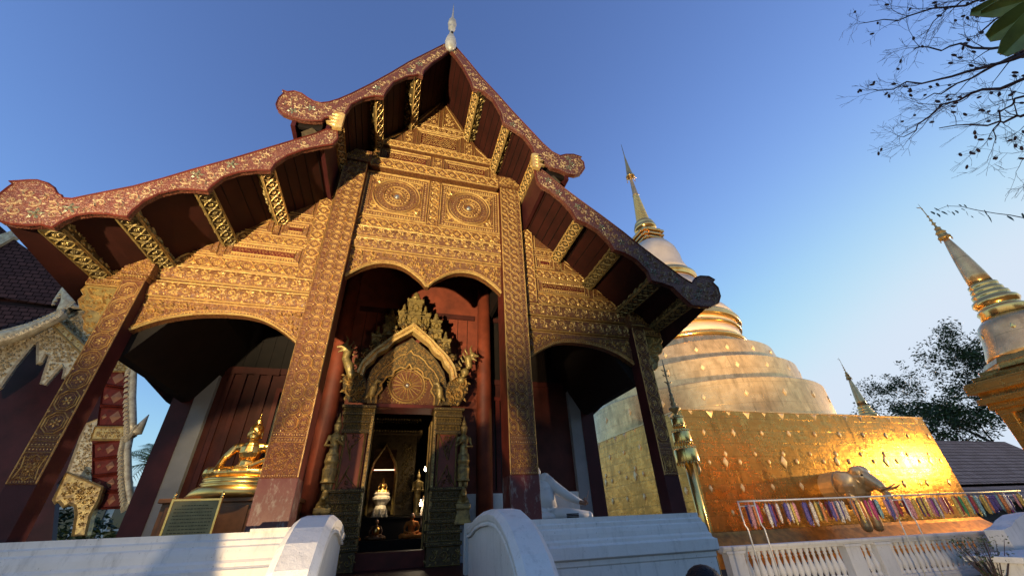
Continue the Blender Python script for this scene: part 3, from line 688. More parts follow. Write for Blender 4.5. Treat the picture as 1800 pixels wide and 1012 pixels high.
for nm, poly, lab in (('upper', UL, 'upper left bargeboard ending in a scroll'), ('upper', UR, 'upper right bargeboard ending in a scroll'), ('lower', LL, 'lower left bargeboard ending in a large scroll'), ('lower', LR, 'lower right bargeboard ending in a scroll')):
    P = []
    for u, v in poly:
        p = at(u, v, y=YB); P.append((p.x, p.z))
    area = sum(P[i-1][0]*P[i][1]-P[i][0]*P[i-1][1] for i in range(len(P)))
    if area < 0: P = P[::-1]
    m = MB(); fr = front(YB); m.prism(fr, P, -.09, 0, 0)
    m.ridge(fr, P, .03, .02, 1, True)
    rr = random.Random(3); m.fill(fr, P, .105, .02, 2, rr, .03, 6, 3)
    # bead line along the rim
    n = len(P)
    for i in range(n):
        (ax, az), (bx, bz) = P[i-1], P[i]; L = math.hypot(bx-ax, bz-az); k = int(L/.05)
        for q in range(k):
            t = (q+.5)/k; dx, dz = (bx-ax)/L, (bz-az)/L; m.dome(fr, ax+(bx-ax)*t-dz*.045, az+(bz-az)*t+dx*.045, .012, .014, 2, 4)
    # tile edge strip on top
    o = m.build('bargeboard', ['board_red', 'red_paint', 'board_relief', 'mirror_flower'], hall); o['label'] = lab
for s in (-1, 1):                                  # flame finials at the head of the lower boards
    m = MB(); fr = front(YB-.02); x, z = s*2.03, 8.30
    pts = [(0, 0), (.17, -.02), (.20, .08), (.30, .12), (.19, .16), (.17, .22), (.28, .28), (.17, .30), (.13, .38), (.20, .46), (.06, .46), (0, .42)]
    q = [(s*(2.0+px), 8.45+pz) for px, pz in pts][::s]; m.prism(fr, q, 0, .08, 0)
    for k in range(4): m.leaf(Fr((0, YB-.10, 0), (1, 0, 0), (0, 0, 1), (0, -1, 0)), s*2.04, 8.5+k*.1, 0 if s > 0 else PI, .2, .07, .03, 0)
    m.build('flame_ornament', 'gilt', hall)
# finial on the apex
top = at(791, 84, y=YB-.05); pr_ = [(.0, -.1), (.07, -.06), (.115, .05), (.125, .17), (.105, .32), (.06, .48), (.04, .62), (.035, .70), (.075, .74), (.085, .80), (.06, .86), (.09, .90), (.10, .97), (.07, 1.03), (.085, 1.08), (.05, 1.16), (.03, 1.26), (.018, 1.45), (.012, 1.7), (.002, 1.95)]
m = MB(); m.lathe([(max(r*1.25, .002), z*1.3) for r, z in pr_], top.x+.01, top.y, 16, 0, True, top.z)
m.ell((top.x+.02, top.y-.09, top.z+.62), (.035, .03, .035), 1)
m.build('roof_finial', ['finial_grey', 'black_paint'], hall)
def ccw2(P): return P if sum(P[i-1][0]*P[i][1]-P[i][0]*P[i-1][1] for i in range(len(P))) > 0 else P[::-1]
# ---- rear wall of the porch
m = MB()
DX0, DX1, DZ = -.86, .60, 4.15                    # door opening
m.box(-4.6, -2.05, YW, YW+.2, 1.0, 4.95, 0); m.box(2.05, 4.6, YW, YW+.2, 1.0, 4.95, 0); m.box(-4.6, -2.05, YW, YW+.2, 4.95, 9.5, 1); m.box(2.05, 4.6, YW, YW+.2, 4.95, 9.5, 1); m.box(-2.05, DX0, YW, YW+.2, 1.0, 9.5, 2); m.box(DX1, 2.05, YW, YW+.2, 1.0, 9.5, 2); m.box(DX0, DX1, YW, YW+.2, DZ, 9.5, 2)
for s in (-1, 1):
    for x0, x1 in ((.0, 1.6), (2.05, 4.55)):
        for z in (5.0, 6.9):
            m.box(*sorted((s*(x0+.02), s*x1)), YW-.05, YW, z-.07, z+.07, 0)
    for k in range(1, 10):
        x = 2.05+k*.27
        m.box(*sorted((s*(x-.006), s*(x+.006))), YW-.012, YW, 5.07, 6.83, 1)
    for k in range(1, 6): x = .28*k; m.box(*sorted((s*(x-.006), s*(x+.006))), YW-.012, YW, 5.07, 6.83, 1)
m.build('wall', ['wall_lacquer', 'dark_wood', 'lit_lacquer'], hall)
for xa, xb in ((-4.6, DX0-.35), (DX1+.35, 4.6)): m = MB(); m.box(xa, xb, YW-.10, YW, 1.0, 2.30, 0); m.build('wall_base', 'white_plaster', hall)
# dark ceilings
m = MB(); m.box(-2.1, 2.1, .55, YW, 8.9, 8.98); 
for s in (-1, 1): m.box(*sorted((s*2.0, s*2.1)), .3, YW, 6.9, 9.2)
for k in range(6): m.box(-2.1, 2.1, .8+k*.42, .86+k*.42, 8.72, 8.9)
m.build('ceiling', 'dark_wood', hall)
# rear pillars
for s in (-1, 1):
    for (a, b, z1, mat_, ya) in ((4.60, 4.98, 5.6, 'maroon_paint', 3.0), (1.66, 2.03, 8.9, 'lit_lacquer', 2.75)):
        p = MB(); p.box(*sorted((s*a, s*b)), ya, ya+.36, 1.0, z1) if a > 3 else p.lathe([(.20, 1.0), (.195, 5), (.18, z1)], s*(a+b)/2, ya+.18, 20, 0)
        p.build('rear_pillar', mat_, hall, bevel=0)
    p = MB(); p.box(*sorted((s*4.28, s*4.60)), 3.02, 3.30, 1.6, 5.4); p.build('pilaster', 'grey_plaster', hall)
    # side beam under the eaves: a deep dark arch
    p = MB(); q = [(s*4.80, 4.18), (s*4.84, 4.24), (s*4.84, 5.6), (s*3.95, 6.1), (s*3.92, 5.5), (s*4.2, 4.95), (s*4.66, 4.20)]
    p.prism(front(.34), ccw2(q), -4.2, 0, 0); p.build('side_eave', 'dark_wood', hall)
# slatted windows beside the door
for s in (-1, 1):
    x0, x1, z0, z1 = 2.14, 2.98, 2.36, 4.50
    w = MB(); X = sorted((s*x0, s*x1))
    w.box(X[0]-.09, X[0], YW-.09, YW, z0-.09, z1+.09); w.box(X[1], X[1]+.09, YW-.09, YW, z0-.09, z1+.09); w.box(X[0], X[1], YW-.088, YW, z1, z1+.09); w.box(X[0], X[1], YW-.088, YW, z0-.09, z0)
    wo_ = w.build('window', 'red_paint', hall)
    b = MB(); b.box(X[0], X[1], YW-.012, YW-.004, z0, z1); b.build('opening', 'black_paint', wo_)
    for k in range(4):
        xx = X[0]+(k+.5)*(X[1]-X[0])/4; b = MB(); b.box(xx-.055, xx+.055, YW-.07, YW-.02, z0, z1); b.build('bar', 'red_paint', wo_)
    w = MB()
    if s < 0:
        for k in range(5): xx = -3.3-k*.26; w.box(xx-.05, xx+.05, YW-.06, YW, 2.3, 4.9)
        w.box(-4.55, -3.1, YW-.08, YW, 4.90, 5.05)
        w.build('wall_slats', 'wall_lacquer', hall)

# ---- the gilded portal
por = MB(); YD = 2.5; fr = front(YD)
cx = -.13
por.box(DX0-.10, DX1+.10, YD+.05, YW+.02, 4.10, 4.18, 0)
por.box(DX0-.16, DX0-.0, YD+.10, YW+.2, 1.0, 4.12, 0); por.box(DX1+.0, DX1+.16, YD+.10, YW+.2, 1.0, 4.12, 0)
por.box(DX0, DX1, YD+.2, YW+.2, 1.0, 1.28, 0)
po = por.build('door_portal', 'red_paint', hall); po['label'] = 'gilded stucco portal with a wheel over the door'
for s in (-1, 1):
    m = MB(); x0, x1 = (DX0-.52, DX0-.04) if s < 0 else (DX1+.04, DX1+.52); mid = (x0+x1)/2
    def tier(z0, z1, e, orn=True):
        m.box(x0-e, x1+e, YD-e, YD+.45, z0, z1, 0)
        if orn and z1-z0 > .09: m.vine(front(YD-e), x0-e, x1+e, z0, z1, .022, 1, R, True, R.random() < .4)
        else: m.beads(front(YD-e), x0-e, x1+e, (z0+z1)/2, .016, .016, 1)
    z = 1.0
    for dz, e in ((.34, .10), (.07, .13), (.14, .09), (.06, .12), (.13, .08), (.06, .11), (.14, .06), (.06, .09), (.14, .05), (.05, .08), (.15, .06), (.06, .10)): tier(z, z+dz, e, dz > .1); z += dz
    m.box(x0, x1, YD, YD+.45, z, 3.55, 2); fz = front(YD)
    m.ridge(fz, [(x0+.03, z+.02), (x0+.03, 3.53)], .05, .05, 1); m.ridge(fz, [(x1-.03, z+.02), (x1-.03, 3.53)], .05, .05, 1)
    # leafy triangular gilt appliques top and bottom of the shaft
    inn = s
    for (b0, b1) in ((z, z+.45), (3.5, 2.95)):
        q = [(mid-.20, b0), (mid+.20, b0), (mid+.06*s, (b0+b1)/2+.05*(1 if b1 > b0 else -1)), (mid+.02*s, b1)]
        if b1 < b0: q = q[::-1]
        m.ridge(fz, q, .035, .035, 1, True); m.fill(fz, q, .055, .04, 1, R)
    z = 3.50
    for dz, e in ((.08, .05), (.13, .03), (.05, .06), (.12, .05), (.05, .09), (.10, .07), (.06, .12)): tier(z, z+dz, e, dz > .09); z += dz
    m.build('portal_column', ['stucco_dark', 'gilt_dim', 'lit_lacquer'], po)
    d = MB(); xe = DX0 if s < 0 else DX1; d.box(*sorted((xe, xe-s*.06)), YD-.06, YD+.25, 1.28, 4.1, 0); f4 = front(YD-.06)
    d.fill(f4, [(min(xe, xe-s*.06), 1.3), (max(xe, xe-s*.06), 1.3), (max(xe, xe-s*.06), 4.1), (min(xe, xe-s*.06), 4.1)], .022, .012, 1, R)
    for k in range(46): d.dome(f4, xe-s*.03, 1.34+k*.06, .02, .02, 1, 5)
    d.build('door_jamb', ['gilt_dim', 'gilt'], po)
# tympanum with the wheel
t = MB(); Q = lambda L, y=YD: [((lambda p: (p.x, p.z))(at(u, v, y=y))) for u, v in L]
def ccw(P): return P if sum(P[i-1][0]*P[i][1]-P[i][0]*P[i-1][1] for i in range(len(P))) > 0 else P[::-1]
ty = ccw(Q([(655, 716), (672, 690), (690, 665), (716, 640), (745, 652), (765, 680), (776, 718)], YD+.12))
fy = front(YD+.12); t.prism(fy, ty, -.12, 0, 0); wc = at(716, 677, y=YD+.12)
cir = lambda r, n=36: [(wc.x+r*math.cos(2*PI*k/n), wc.z+r*math.sin(2*PI*k/n)) for k in range(n)]
t.ridge(fy, cir(.42), .045, .035, 1, True); t.ridge(fy, cir(.36), .02, .03, 1, True); t.ridge(fy, cir(.085), .03, .04, 1, True)
for k in range(18):
    a = 2*PI*k/18; t.ridge(fy, [(wc.x+.10*math.cos(a), wc.z+.10*math.sin(a)), (wc.x+.35*math.cos(a), wc.z+.35*math.sin(a))], .026, .03, 1)
for k in range(40): a = 2*PI*k/40; t.leaf(fy, wc.x+.44*math.cos(a), wc.z+.44*math.sin(a), a, .05, .045, .025, 1)
t.dome(fy, wc.x, wc.z, .055, .05, 2, 12)
for sx in (-1, 1): t.fill(fy, [(wc.x+sx*.52, wc.z-.38), (wc.x+sx*.66, wc.z-.38), (wc.x+sx*.56, wc.z)][::sx], .035, .014, 1, R)
t.fill(fy, [(wc.x-.55, wc.z-.46), (wc.x+.55, wc.z-.46), (wc.x+.5, wc.z-.38), (wc.x-.5, wc.z-.38)], .03, .012, 1, R)
t.build('wheel_tympanum', ['lacquer_fine', 'gilt_pale', 'steel'], po)
# the arch: lobed inner edge, pointed outer edge
m = MB(); cxA = -.14
inner = [(-.66, 4.16), (-.66, 4.36), (-.56, 4.50), (-.60, 4.62), (-.50, 4.80), (-.36, 4.84), (-.34, 4.96), (-.20, 5.06), (-.08, 5.03), (0, 5.16)]
outer = [(-.86, 4.16), (-.93, 4.45), (-.93, 4.72), (-.86, 4.98), (-.72, 5.20), (-.54, 5.42), (-.36, 5.58), (-.20, 5.70), (-.08, 5.78), (0, 5.86)]
def strip(mb, fr, A, B, h0, h1, mi):
    n = len(A); vs = []
    for (a, b), (c, d) in zip(A, B): vs += [fr(a, b, h0), fr(a, b, h1), fr(c, d, h1), fr(c, d, h0)]
    fs = []
    for i in range(n-1): p, q = 4*i, 4*i+4; fs += [(p+1, p+2, q+2, q+1), (p, p+1, q+1, q), (p+2, p+3, q+3, q+2)]
    fs += [(0, 3, 2, 1), (4*n-4, 4*n-3, 4*n-2, 4*n-1)]
    mb.add(vs, fs, mi)
for s in (-1, 1):
    ii = [(cxA+x*-s, z) for x, z in inner]; oo = [(cxA+x*-s, z) for x, z in outer]
    fa = front(YD+.02); strip(m, fa, ii, oo, -.12, .03, 0)
    fa2 = front(YD-.01); m.ridge(fa2, [(a*.97+c*.03, b) for (a, b), (c, d) in zip(ii, oo)], .045, .04, 1)
    midl = [((a+c)/2, (b+d)/2) for (a, b), (c, d) in zip(ii, oo)]; m.ridge(fa2, midl, .035, .04, 1)
    for k in range(2): m.fill(fa2, ccw((ii if k == 0 else midl)+(midl if k == 0 else oo)[::-1]), .045, .022, 1, R, .02)
    # raised outer cornice, a lobed rope of gold
    o1 = [(cxA-s*x, z) for x, z in [(-1.04, 4.74), (-1.0, 4.98), (-.84, 5.16), (-.78, 5.32), (-.56, 5.46), (-.44, 5.66), (-.22, 5.82), (0, 5.98)]]
    o2 = [(cxA-s*x, z) for x, z in [(-1.18, 4.84), (-1.10, 5.12), (-.97, 5.32), (-.84, 5.46), (-.66, 5.64), (-.46, 5.84), (-.24, 6.02), (0, 6.22)]]
    strip(m, front(YD), o1, o2, -.1, .16, 1)
    m.ridge(front(YD-.16), [((a+c)/2, (b+d)/2) for (a, b), (c, d) in zip(o1, o2)], .06, .04, 1)
    # crockets stepping up the cornice
    for k, (x, z, hh) in enumerate(((-1.16, 5.02, .30), (-1.04, 5.28, .28), (-.88, 5.46, .30), (-.70, 5.64, .32), (-.46, 5.88, .3), (-.24, 6.08, .26))):
        m.spiral(front(YD-.08), cxA-s*x, z+.02, .09, s*k, s, .06, 1); m.dome(front(YD-.06), cxA-s*x, z+hh*.45, .08, .08, 0, 7)
        for q in range(3): m.leaf(front(YD-.06), cxA-s*x, z, PI/2+s*(.5-.4*q)*-1, hh*.8*(1-.15*q), .17, .08, 0)
    # scroll shoulder and the serpent head on it
    for (x, z, r_) in ((1.22, 4.42, .17), (1.06, 4.30, .10), (1.34, 4.70, .13), (1.20, 4.85, .10), (.98, 4.42, .09)):
        m.spiral(front(YD-.02), cxA+s*x, z, r_, R.random()*3, -s, .07, 1)
    q = [(cxA+s*x, z) for x, z in ((.88, 4.18), (1.26, 4.18), (1.42, 4.45), (1.48, 4.72), (1.32, 4.88), (1.10, 4.92), (.96, 4.7))]
    m.prism(front(YD+.06), ccw(q), 0, .06, 0); m.fill(front(YD), ccw(q), .06, .04, 1, R)
m.build('portal_arch', ['stucco_dark', 'gilt'], po)
for s in (-1, 1):
    m = MB(); X = lambda x: cxA+s*x; yy = YD-.02
    m.limb([(X(1.30), yy, 4.80), (X(1.38), yy-.04, 5.0), (X(1.48), yy-.05, 5.18), (X(1.46), yy-.06, 5.36), (X(1.56), yy-.10, 5.46)], [.10, .11, .09, .10, .07], 0)
    m.limb([(X(1.56), yy-.10, 5.46), (X(1.70), yy-.12, 5.42)], [.06, .03], 0); m.limb([(X(1.54), yy-.10, 5.38), (X(1.66), yy-.12, 5.30)], [.045, .02], 0)
    for k in range(5): a = Vector((X(1.44-.05*k), yy-.04, 5.48-.11*k)); m.tube([a, a+Vector((-s*.07, 0, .12)), a+Vector((-s*.05, 0, .22))], [.035, .025, .004], 5)
    m.tube([(X(1.52), yy-.1, 5.5), (X(1.50), yy-.1, 5.64), (X(1.58), yy-.1, 5.78)], [.05, .03, .004], 5)
    remesh(m.build('serpent_head', 'gilt_dim', po), .018, 1)
    # bird on the inner shoulder
    m = MB(); bx = cxA+s*.78
    m.limb([(bx, YD-.12, 4.34), (bx-s*.02, YD-.14, 4.50)], [.075, .085]); m.limb([(bx-s*.02, YD-.15, 4.52), (bx-s*.08, YD-.17, 4.64), (bx-s*.17, YD-.17, 4.63)], [.05, .05, .02])
    m.tube([(bx+s*.03, YD-.1, 4.36), (bx+s*.13, YD-.08, 4.24)], [.06, .02], 6); m.tube([(bx, YD-.12, 4.30), (bx, YD-.12, 4.18)], [.03, .02], 5)
    remesh(m.build('bird_figure', 'gilt_dim', po), .015, 1)
    # guardian figure standing beside the column
    m = MB(); gx = DX1+.66 if s > 0 else DX0-.66; gy = YD+.0; z0 = 2.42; 
    m.limb([(gx-.06, gy, z0), (gx-.055, gy, z0+.35), (gx-.05, gy, z0+.62)], [.05, .065, .085]); m.limb([(gx+.06, gy, z0), (gx+.055, gy, z0+.35), (gx+.05, gy, z0+.62)], [.05, .065, .085])
    m.lathe([(.16, z0+.10), (.13, z0+.16), (.15, z0+.36), (.115, z0+.42), (.15, z0+.50), (.12, z0+.62)], gx, gy, 12)
    m.limb([(gx, gy, z0+.64), (gx, gy, z0+.82), (gx, gy, z0+.98)], [.10, .085, .115])
    for q in (-1, 1): m.limb([(gx+q*.13, gy, z0+1.0), (gx+q*.18, gy-.02, z0+.82), (gx+q*.04, gy-.13, z0+.80 if q*s > 0 else z0+.92)], [.045, .035, .03])
    m.ell((gx, gy, z0+1.17), (.072, .08, .095)); m.lathe([(.08, z0+1.21), (.085, z0+1.25), (.05, z0+1.30), (.055, z0+1.33), (.02, z0+1.42), (.004, z0+1.55)], gx, gy, 10)
    remesh(m.build('guardian_figure', 'gilt_dim', po), .014, 1)
    m = MB(); m.limb([(gx-.08, gy, 2.12), (gx, gy-.06, 2.22), (gx+.08, gy, 2.12), (gx, gy+.02, 2.35)], [.07, .09, .07, .08]); m.limb([(gx, gy-.12, 2.28), (gx, gy-.2, 2.24)], [.07, .05]); m.box(gx-.16, gx+.16, gy-.14, gy+.2, 1.98, 2.08)
    for k in range(3): m.box(gx-.14-.02*k, gx+.14+.02*k, gy-.12, gy+.2, 1.98-.1*(k+1), 1.98-.1*k-.02)
    remesh(m.build('figure_bracket', 'gilt_dim', po), .018, 1)
# pinnacle towers
def tower(x, z, w, h, levels):
    m = MB()
    for k in range(levels):
        ww = w*(1-.16*k); zz = z+h*k/levels; hh = h/levels
        m.box(x-ww*.42, x+ww*.42, YD-.10*(1-.2*k), YD+.16, zz, zz+hh*.62)
        m.box(x-ww*.52, x+ww*.52, YD-.14*(1-.2*k), YD+.18, zz+hh*.62, zz+hh*.74); m.box(x-ww*.48, x+ww*.48, YD-.12*(1-.2*k), YD+.17, zz+hh*.74, zz+hh*.9)
        f5 = front(YD-.10*(1-.2*k)); m.ridge(f5, [(x-ww*.16, zz), (x-ww*.17, zz+hh*.32), (x, zz+hh*.55), (x+ww*.17, zz+hh*.32), (x+ww*.16, zz)], .035, .04, 0)
        for q in (-1, 1): m.leaf(f5, x+q*ww*.42, zz+hh*.74, PI/2-q*.3, hh*.28, .09, .05); m.spiral(f5, x+q*ww*.30, zz+hh*.2, .045, 0, q, .03, 0)
        m.leaf(f5, x, zz+hh*.72, PI/2, hh*.36, .14, .06)
    m.lathe([(w*.22, z+h), (w*.26, z+h+.06), (w*.14, z+h+.14), (w*.16, z+h+.18), (.02, z+h+.24)], x, YD+.04, 10)
    m.build('pinnacle', 'gilt_dim', po)
tower(cxA, 6.22, .50, .78, 2); tower(cxA-.28, 6.18, .26, .42, 1); tower(cxA+.28, 6.18, .26, .42, 1); tower(cxA-.58, 5.86, .34, .56, 2); tower(cxA+.58, 5.86, .34, .56, 2); tower(cxA-.86, 5.55, .24, .34, 1); tower(cxA+.86, 5.55, .24, .34, 1)
# interior room (dark)
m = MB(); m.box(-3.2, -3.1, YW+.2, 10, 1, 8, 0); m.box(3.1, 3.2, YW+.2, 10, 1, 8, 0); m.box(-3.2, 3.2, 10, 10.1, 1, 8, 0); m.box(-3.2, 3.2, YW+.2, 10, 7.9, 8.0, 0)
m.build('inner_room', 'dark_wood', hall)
for s in (-1, 1):
    m = MB(); x = DX0 if s < 0 else DX1; m.box(*sorted((x+s*.0, x+s*.07)), YW+.22, YW+.95, 1.05, 4.1, 0); m.ridge(Fr((x-s*.002, YW+.22, 0), (0, 1, 0), (0, 0, 1), (-s, 0, 0)), [(.08, 1.2), (.66, 1.2), (.66, 4.0), (.08, 4.0)], .05, .03, 1, True)
    m.build('door_leaf', ['maroon_paint', 'gilt_pale'], hall)
# ------------------------------------------------------------ figures
def seated(name, base, s, mat_, vox=.016, hands='lap', head=True, hs=1., wd=1., xs=1., turn=0., crown=True, parent=None, label=None, cat=None):
    """cross-legged figure, s = height from seat to top of the head"""
    m = MB(); B = Vector(base); c, q = math.cos(turn), math.sin(turn)
    def P(x, y, z):
        x = x*xs if z < .66 else x
        return B+Vector((x*c-y*q, x*q+y*c, z))*s
    def L(pts, rs): m.limb([P(*p) for p in pts], [r*s*wd for r in rs])
    for k in (-1, 1):
        L([(k*.13, .06, .12), (k*.44, -.10, .11), (k*.30, -.26, .10)], [.13, .105, .085]); L([(k*.30, -.26, .10), (-k*.10, -.30, .11), (-k*.22, -.27, .13)], [.075, .065, .055])
    L([(0, .04, .14), (0, .03, .34), (0, .02, .52)], [.18, .135, .17]); L([(-.16, .02, .60), (.16, .02, .60)], [.085, .085]); L([(0, .01, .50), (0, .0, .60)], [.17, .13])
    L([(0, .01, .62), (0, 0, .74)], [.075, .062])
    for k in (-1, 1):
        if hands == 'lap': L([(k*.22, .02, .60), (k*.31, .0, .40), (k*.29, -.06, .27), (k*.06, -.27, .20)], [.07, .058, .052, .042])
        elif hands == 'earth' and k < 0: L([(k*.22, .02, .60), (k*.33, -.02, .40), (k*.34, -.16, .22), (k*.34, -.32, .12)], [.07, .055, .05, .035])
        elif hands == 'pray': L([(k*.22, .02, .58), (k*.26, -.06, .40), (k*.03, -.22, .46)], [.065, .05, .035])
        else: L([(k*.22, .02, .60), (k*.31, .0, .40), (k*.06, -.27, .20)], [.07, .055, .042])
    for j in range(4): L([(-.07+.0*j, -.27-.02*j, .19+.008*j), (.09, -.28-.018*j, .185+.008*j)], [.016, .013])
    def E(x, y, z, a, b, d): m.ell(P(x*hs, y*hs, .72+(z-.72)*hs), (a*s*hs, b*s*hs, d*s*hs), 0, 12, 9, Matrix.Rotation(turn, 4, 'Z'))
    if head:
        E(0, -.01, .84, .090, .100, .125); E(0, -.105, .835, .018, .022, .032); E(0, -.09, .785, .035, .018, .012); E(0, -.075, .76, .045, .035, .03)
        for k in (-1, 1): E(k*.040, -.088, .858, .024, .014, .010); E(k*.095, .01, .82, .014, .028, .06)
        if crown: E(0, .015, .90, .098, .098, .085); E(0, .02, .985, .055, .055, .05); m.lathe([(r_*s*hs, (.72+(z_-.72)*hs)*s) for r_, z_ in ((.035, .99), (.045, 1.03), (.022, 1.06), (.012, 1.09), (.002, 1.15))], P(0, .02, 0).x, P(0, .02, 0).y, 10, 0, True, B.z)
        else: E(0, .02, .88, .094, .10, .09)
    o = m.build(name, mat_, parent); remesh(o, vox, 2)
    return o
# big gilded statue on the left
bp = (-3.0, 2.25, 2.57)
bu = thing('buddha_statue', 'large seated golden buddha on a cabinet behind the left carved pillar', 'statue', bp)
seated('body', bp, .96, 'statue_gold', .012, 'earth', parent=bu, hs=1.36, wd=1.22, xs=1.26)
m = MB()
m.loft([[(bp[0]+x*a, bp[1]-.08+y*b, z) for x, y in [(math.cos(2*PI*k/28), math.sin(2*PI*k/28)) for k in range(28)]] for a, b, z in ((.82, .54, 2.25), (.72, .48, 2.40), (.66, .45, 2.44), (.58, .42, 2.45), (.64, .44, 2.48), (.62, .43, 2.51), (.57, .41, 2.52), (.62, .43, 2.55), (.60, .42, 2.585), (.50, .36, 2.60))], 0, True)
m.build('throne', 'statue_gold', bu)
cab = thing('altar_cabinet', 'brown wooden cabinet under the golden buddha', 'cabinet', (-2.9, 2.2, 1.0))
m = MB(); m.box(-3.95, -1.95, 1.75, 2.75, 1.0, 2.18); m.box(-4.0, -1.9, 1.70, 2.80, 2.18, 2.25); cb_ = m.build('body', 'brown_wood', cab, bevel=.01)
for k in range(3):
    m = MB(); x = -3.9+k*.66; m.box(x+.03, x+.60, 1.725, 1.748, 1.62, 2.12); m.box(x+.03, x+.60, 1.725, 1.748, 1.06, 1.56); m.build('cabinet_door', 'brown_wood', cab, bevel=.008)
# sign in front of it
sg = thing('plaque_sign', 'dark engraved plaque in a gilt frame with spear tips, before the golden buddha', 'sign', (-3.15, .95, 1.0))
A, B_, C_, D_ = (at(305, 879, y=.95), at(388, 877, y=.95), at(372, 936, y=.95), at(290, 936, y=.95))
x0, x1, z1, z0 = -3.49, -2.85, 2.165, 1.62
m = MB(); m.box(x0, x1, .94, .97, z0, z1); t_ = NT('plaque_face'); t_.set(t_.mix(t_.rampf(t_.noise(9, 4), .3, .7), (.27, .20, .075), (.40, .30, .12)), .15, .5); MAT['plaque_face'] = t_.m
for k in range(9):                                  # engraved lines of writing, too fine to read in the photograph
    z = z1-.075-k*.045; xx = x0+.06+(.08 if k == 0 else 0)
    while xx < x1-.08-(.08 if k == 0 else 0):
        w_ = R.uniform(.012, .045); m.box(xx, xx+w_, .9385, .9402, z-.006, z+.006, 1); xx += w_+.010
m.build('plaque', ['plaque_face', 'plaque_line'], sg)
m = MB()
for x in (x0, x1): m.box(x-.014, x+.014, .93, .98, 1.0, z1+.02); m.lathe([(.016, z1+.02), (.022, z1+.04), (.010, z1+.055), (.018, z1+.075), (.002, z1+.125)], x, .955, 8)
m.box(x0, x1, .932, .978, z1-.01, z1+.016); m.box(x0, x1, .932, .978, z0-.02, z0)
m.build('frame', 'bright_gold', sg)
# white statue on the right, mostly behind the inner pillar
ws = thing('white_statue', 'white seated holy man statue half hidden behind the right carved pillar', 'statue', (3.2, 2.2, 1.72))
seated('body', (2.92, 2.35, 1.62), 1.22, 'white_statue', .018, 'lap', turn=.5, crown=False, parent=ws)
m = MB(); m.limb([(3.10, 2.22, 2.50), (3.28, 2.16, 2.34), (3.52, 2.0, 2.14), (3.76, 1.86, 2.00)], [.14, .13, .10, .06]); m.limb([(3.1, 2.2, 1.80), (3.5, 2.0, 1.78), (3.92, 1.9, 1.74)], [.16, .14, .10]); m.limb([(3.05, 2.25, 2.3), (3.1, 2.2, 1.9)], [.22, .22]); o_ = m.build('sleeve', 'white_statue', ws)
m = MB(); m.limb([(3.74, 1.83, 2.0), (3.82, 1.80, 1.98)], [.045, .04])
for k in range(4): m.limb([(3.83, 1.80-.02*k+.02, 2.04-.015*k), (3.86, 1.76-.02*k+.02, 2.02-.015*k), (3.83, 1.74-.02*k+.02, 2.0-.015*k)], [.013, .012, .010])
m.limb([(3.80, 1.79, 2.06), (3.84, 1.77, 2.08)], [.014, .010])
m.tube([(3.80, 1.77, 1.92), (3.92, 1.74, 2.22)], [.008, .004], 6); m.build('hand', 'skin', ws)
m = MB(); m.box(2.6, 4.1, 1.7, 2.9, 1.0, 1.62); m.box(2.55, 4.15, 1.65, 2.95, 1.56, 1.66)
tag(m.build('statue_pedestal', 'dark_wood'), 'low dark pedestal under the white seated statue', 'pedestal')
m = MB()
for k in range(5): m.box(3.28, 3.52, 1.52, 1.60, 1.66+.028*k, 1.682+.028*k)
m.box(3.26, 3.54, 1.50, 1.62, 1.60, 1.66)
tag(m.build('offering_rack', 'black_paint'), 'small black slatted box before the white statue', 'box')

# ------------------------------------------------------------ inside, seen through the door
rq = thing('reliquary_tower', 'dark gilded tiered tower with arched niche inside the door', 'shrine', (-.45, 8.5, 1.0))
m = MB(); cx0 = -.50
z = 1.0
for w_, hh in ((1.25, .35), (1.15, .25), (1.28, .10), (1.05, .25), (1.16, .12)): m.box(cx0-w_, cx0+w_, 8.5-w_, 8.5+w_, z, z+hh-.02, 0); z += hh
for w_, hh in ((1.0, 2.4),):
    m.box(cx0-w_, cx0-.36, 7.6, 9.4, z, z+hh); m.box(cx0+.36, cx0+w_, 7.6, 9.4, z, z+hh); m.box(cx0-.36, cx0+.36, 8.2, 9.4, z, z+hh); m.box(cx0-.36, cx0+.36, 7.6, 8.2, z+1.95, z+hh); z += hh
for k, (w_, hh) in enumerate(((1.15, .14), (1.0, .3), (1.08, .10), (.85, .4), (.92, .1), (.68, .4), (.76, .1), (.5, .45), (.55, .1), (.3, .5))):
    m.box(cx0-w_, cx0+w_, 8.5-w_, 8.5+w_, z, z+hh, 0)
    m.petals(front(8.5-w_-.002), cx0-w_, cx0+w_, z+hh, .09, .09, .03, 1); z += hh
m.ridge(front(7.58), [(cx0-.40, 2.1), (cx0-.42, 3.2), (cx0-.34, 3.6), (cx0, 4.15), (cx0+.34, 3.6), (cx0+.42, 3.2), (cx0+.40, 2.1)], .10, .07, 1)
m.fill(front(7.6), [(cx0-.95, 2.2), (cx0-.5, 2.2), (cx0-.5, 4.2), (cx0-.95, 4.2)], .09, .03, 1, R); m.fill(front(7.6), [(cx0+.5, 2.2), (cx0+.95, 2.2), (cx0+.95, 4.2), (cx0+.5, 4.2)], .09, .03, 1, R)
m.build('tower_body', ['stucco_dark', 'gilt_dim'], rq)
m = MB(); m.box(cx0-.30, cx0+.34, 7.52, 7.56, 3.36, 3.385); tag(m.build('niche_light', 'lit_tube', rq))
sb = thing('small_buddha', 'small brightly lit golden buddha on a white pedestal in the niche', 'statue', (-.46, 7.3, 2.55))
seated('body', (-.46, 7.3, 2.68), .40, 'statue_gold', .010, 'lap', parent=sb)
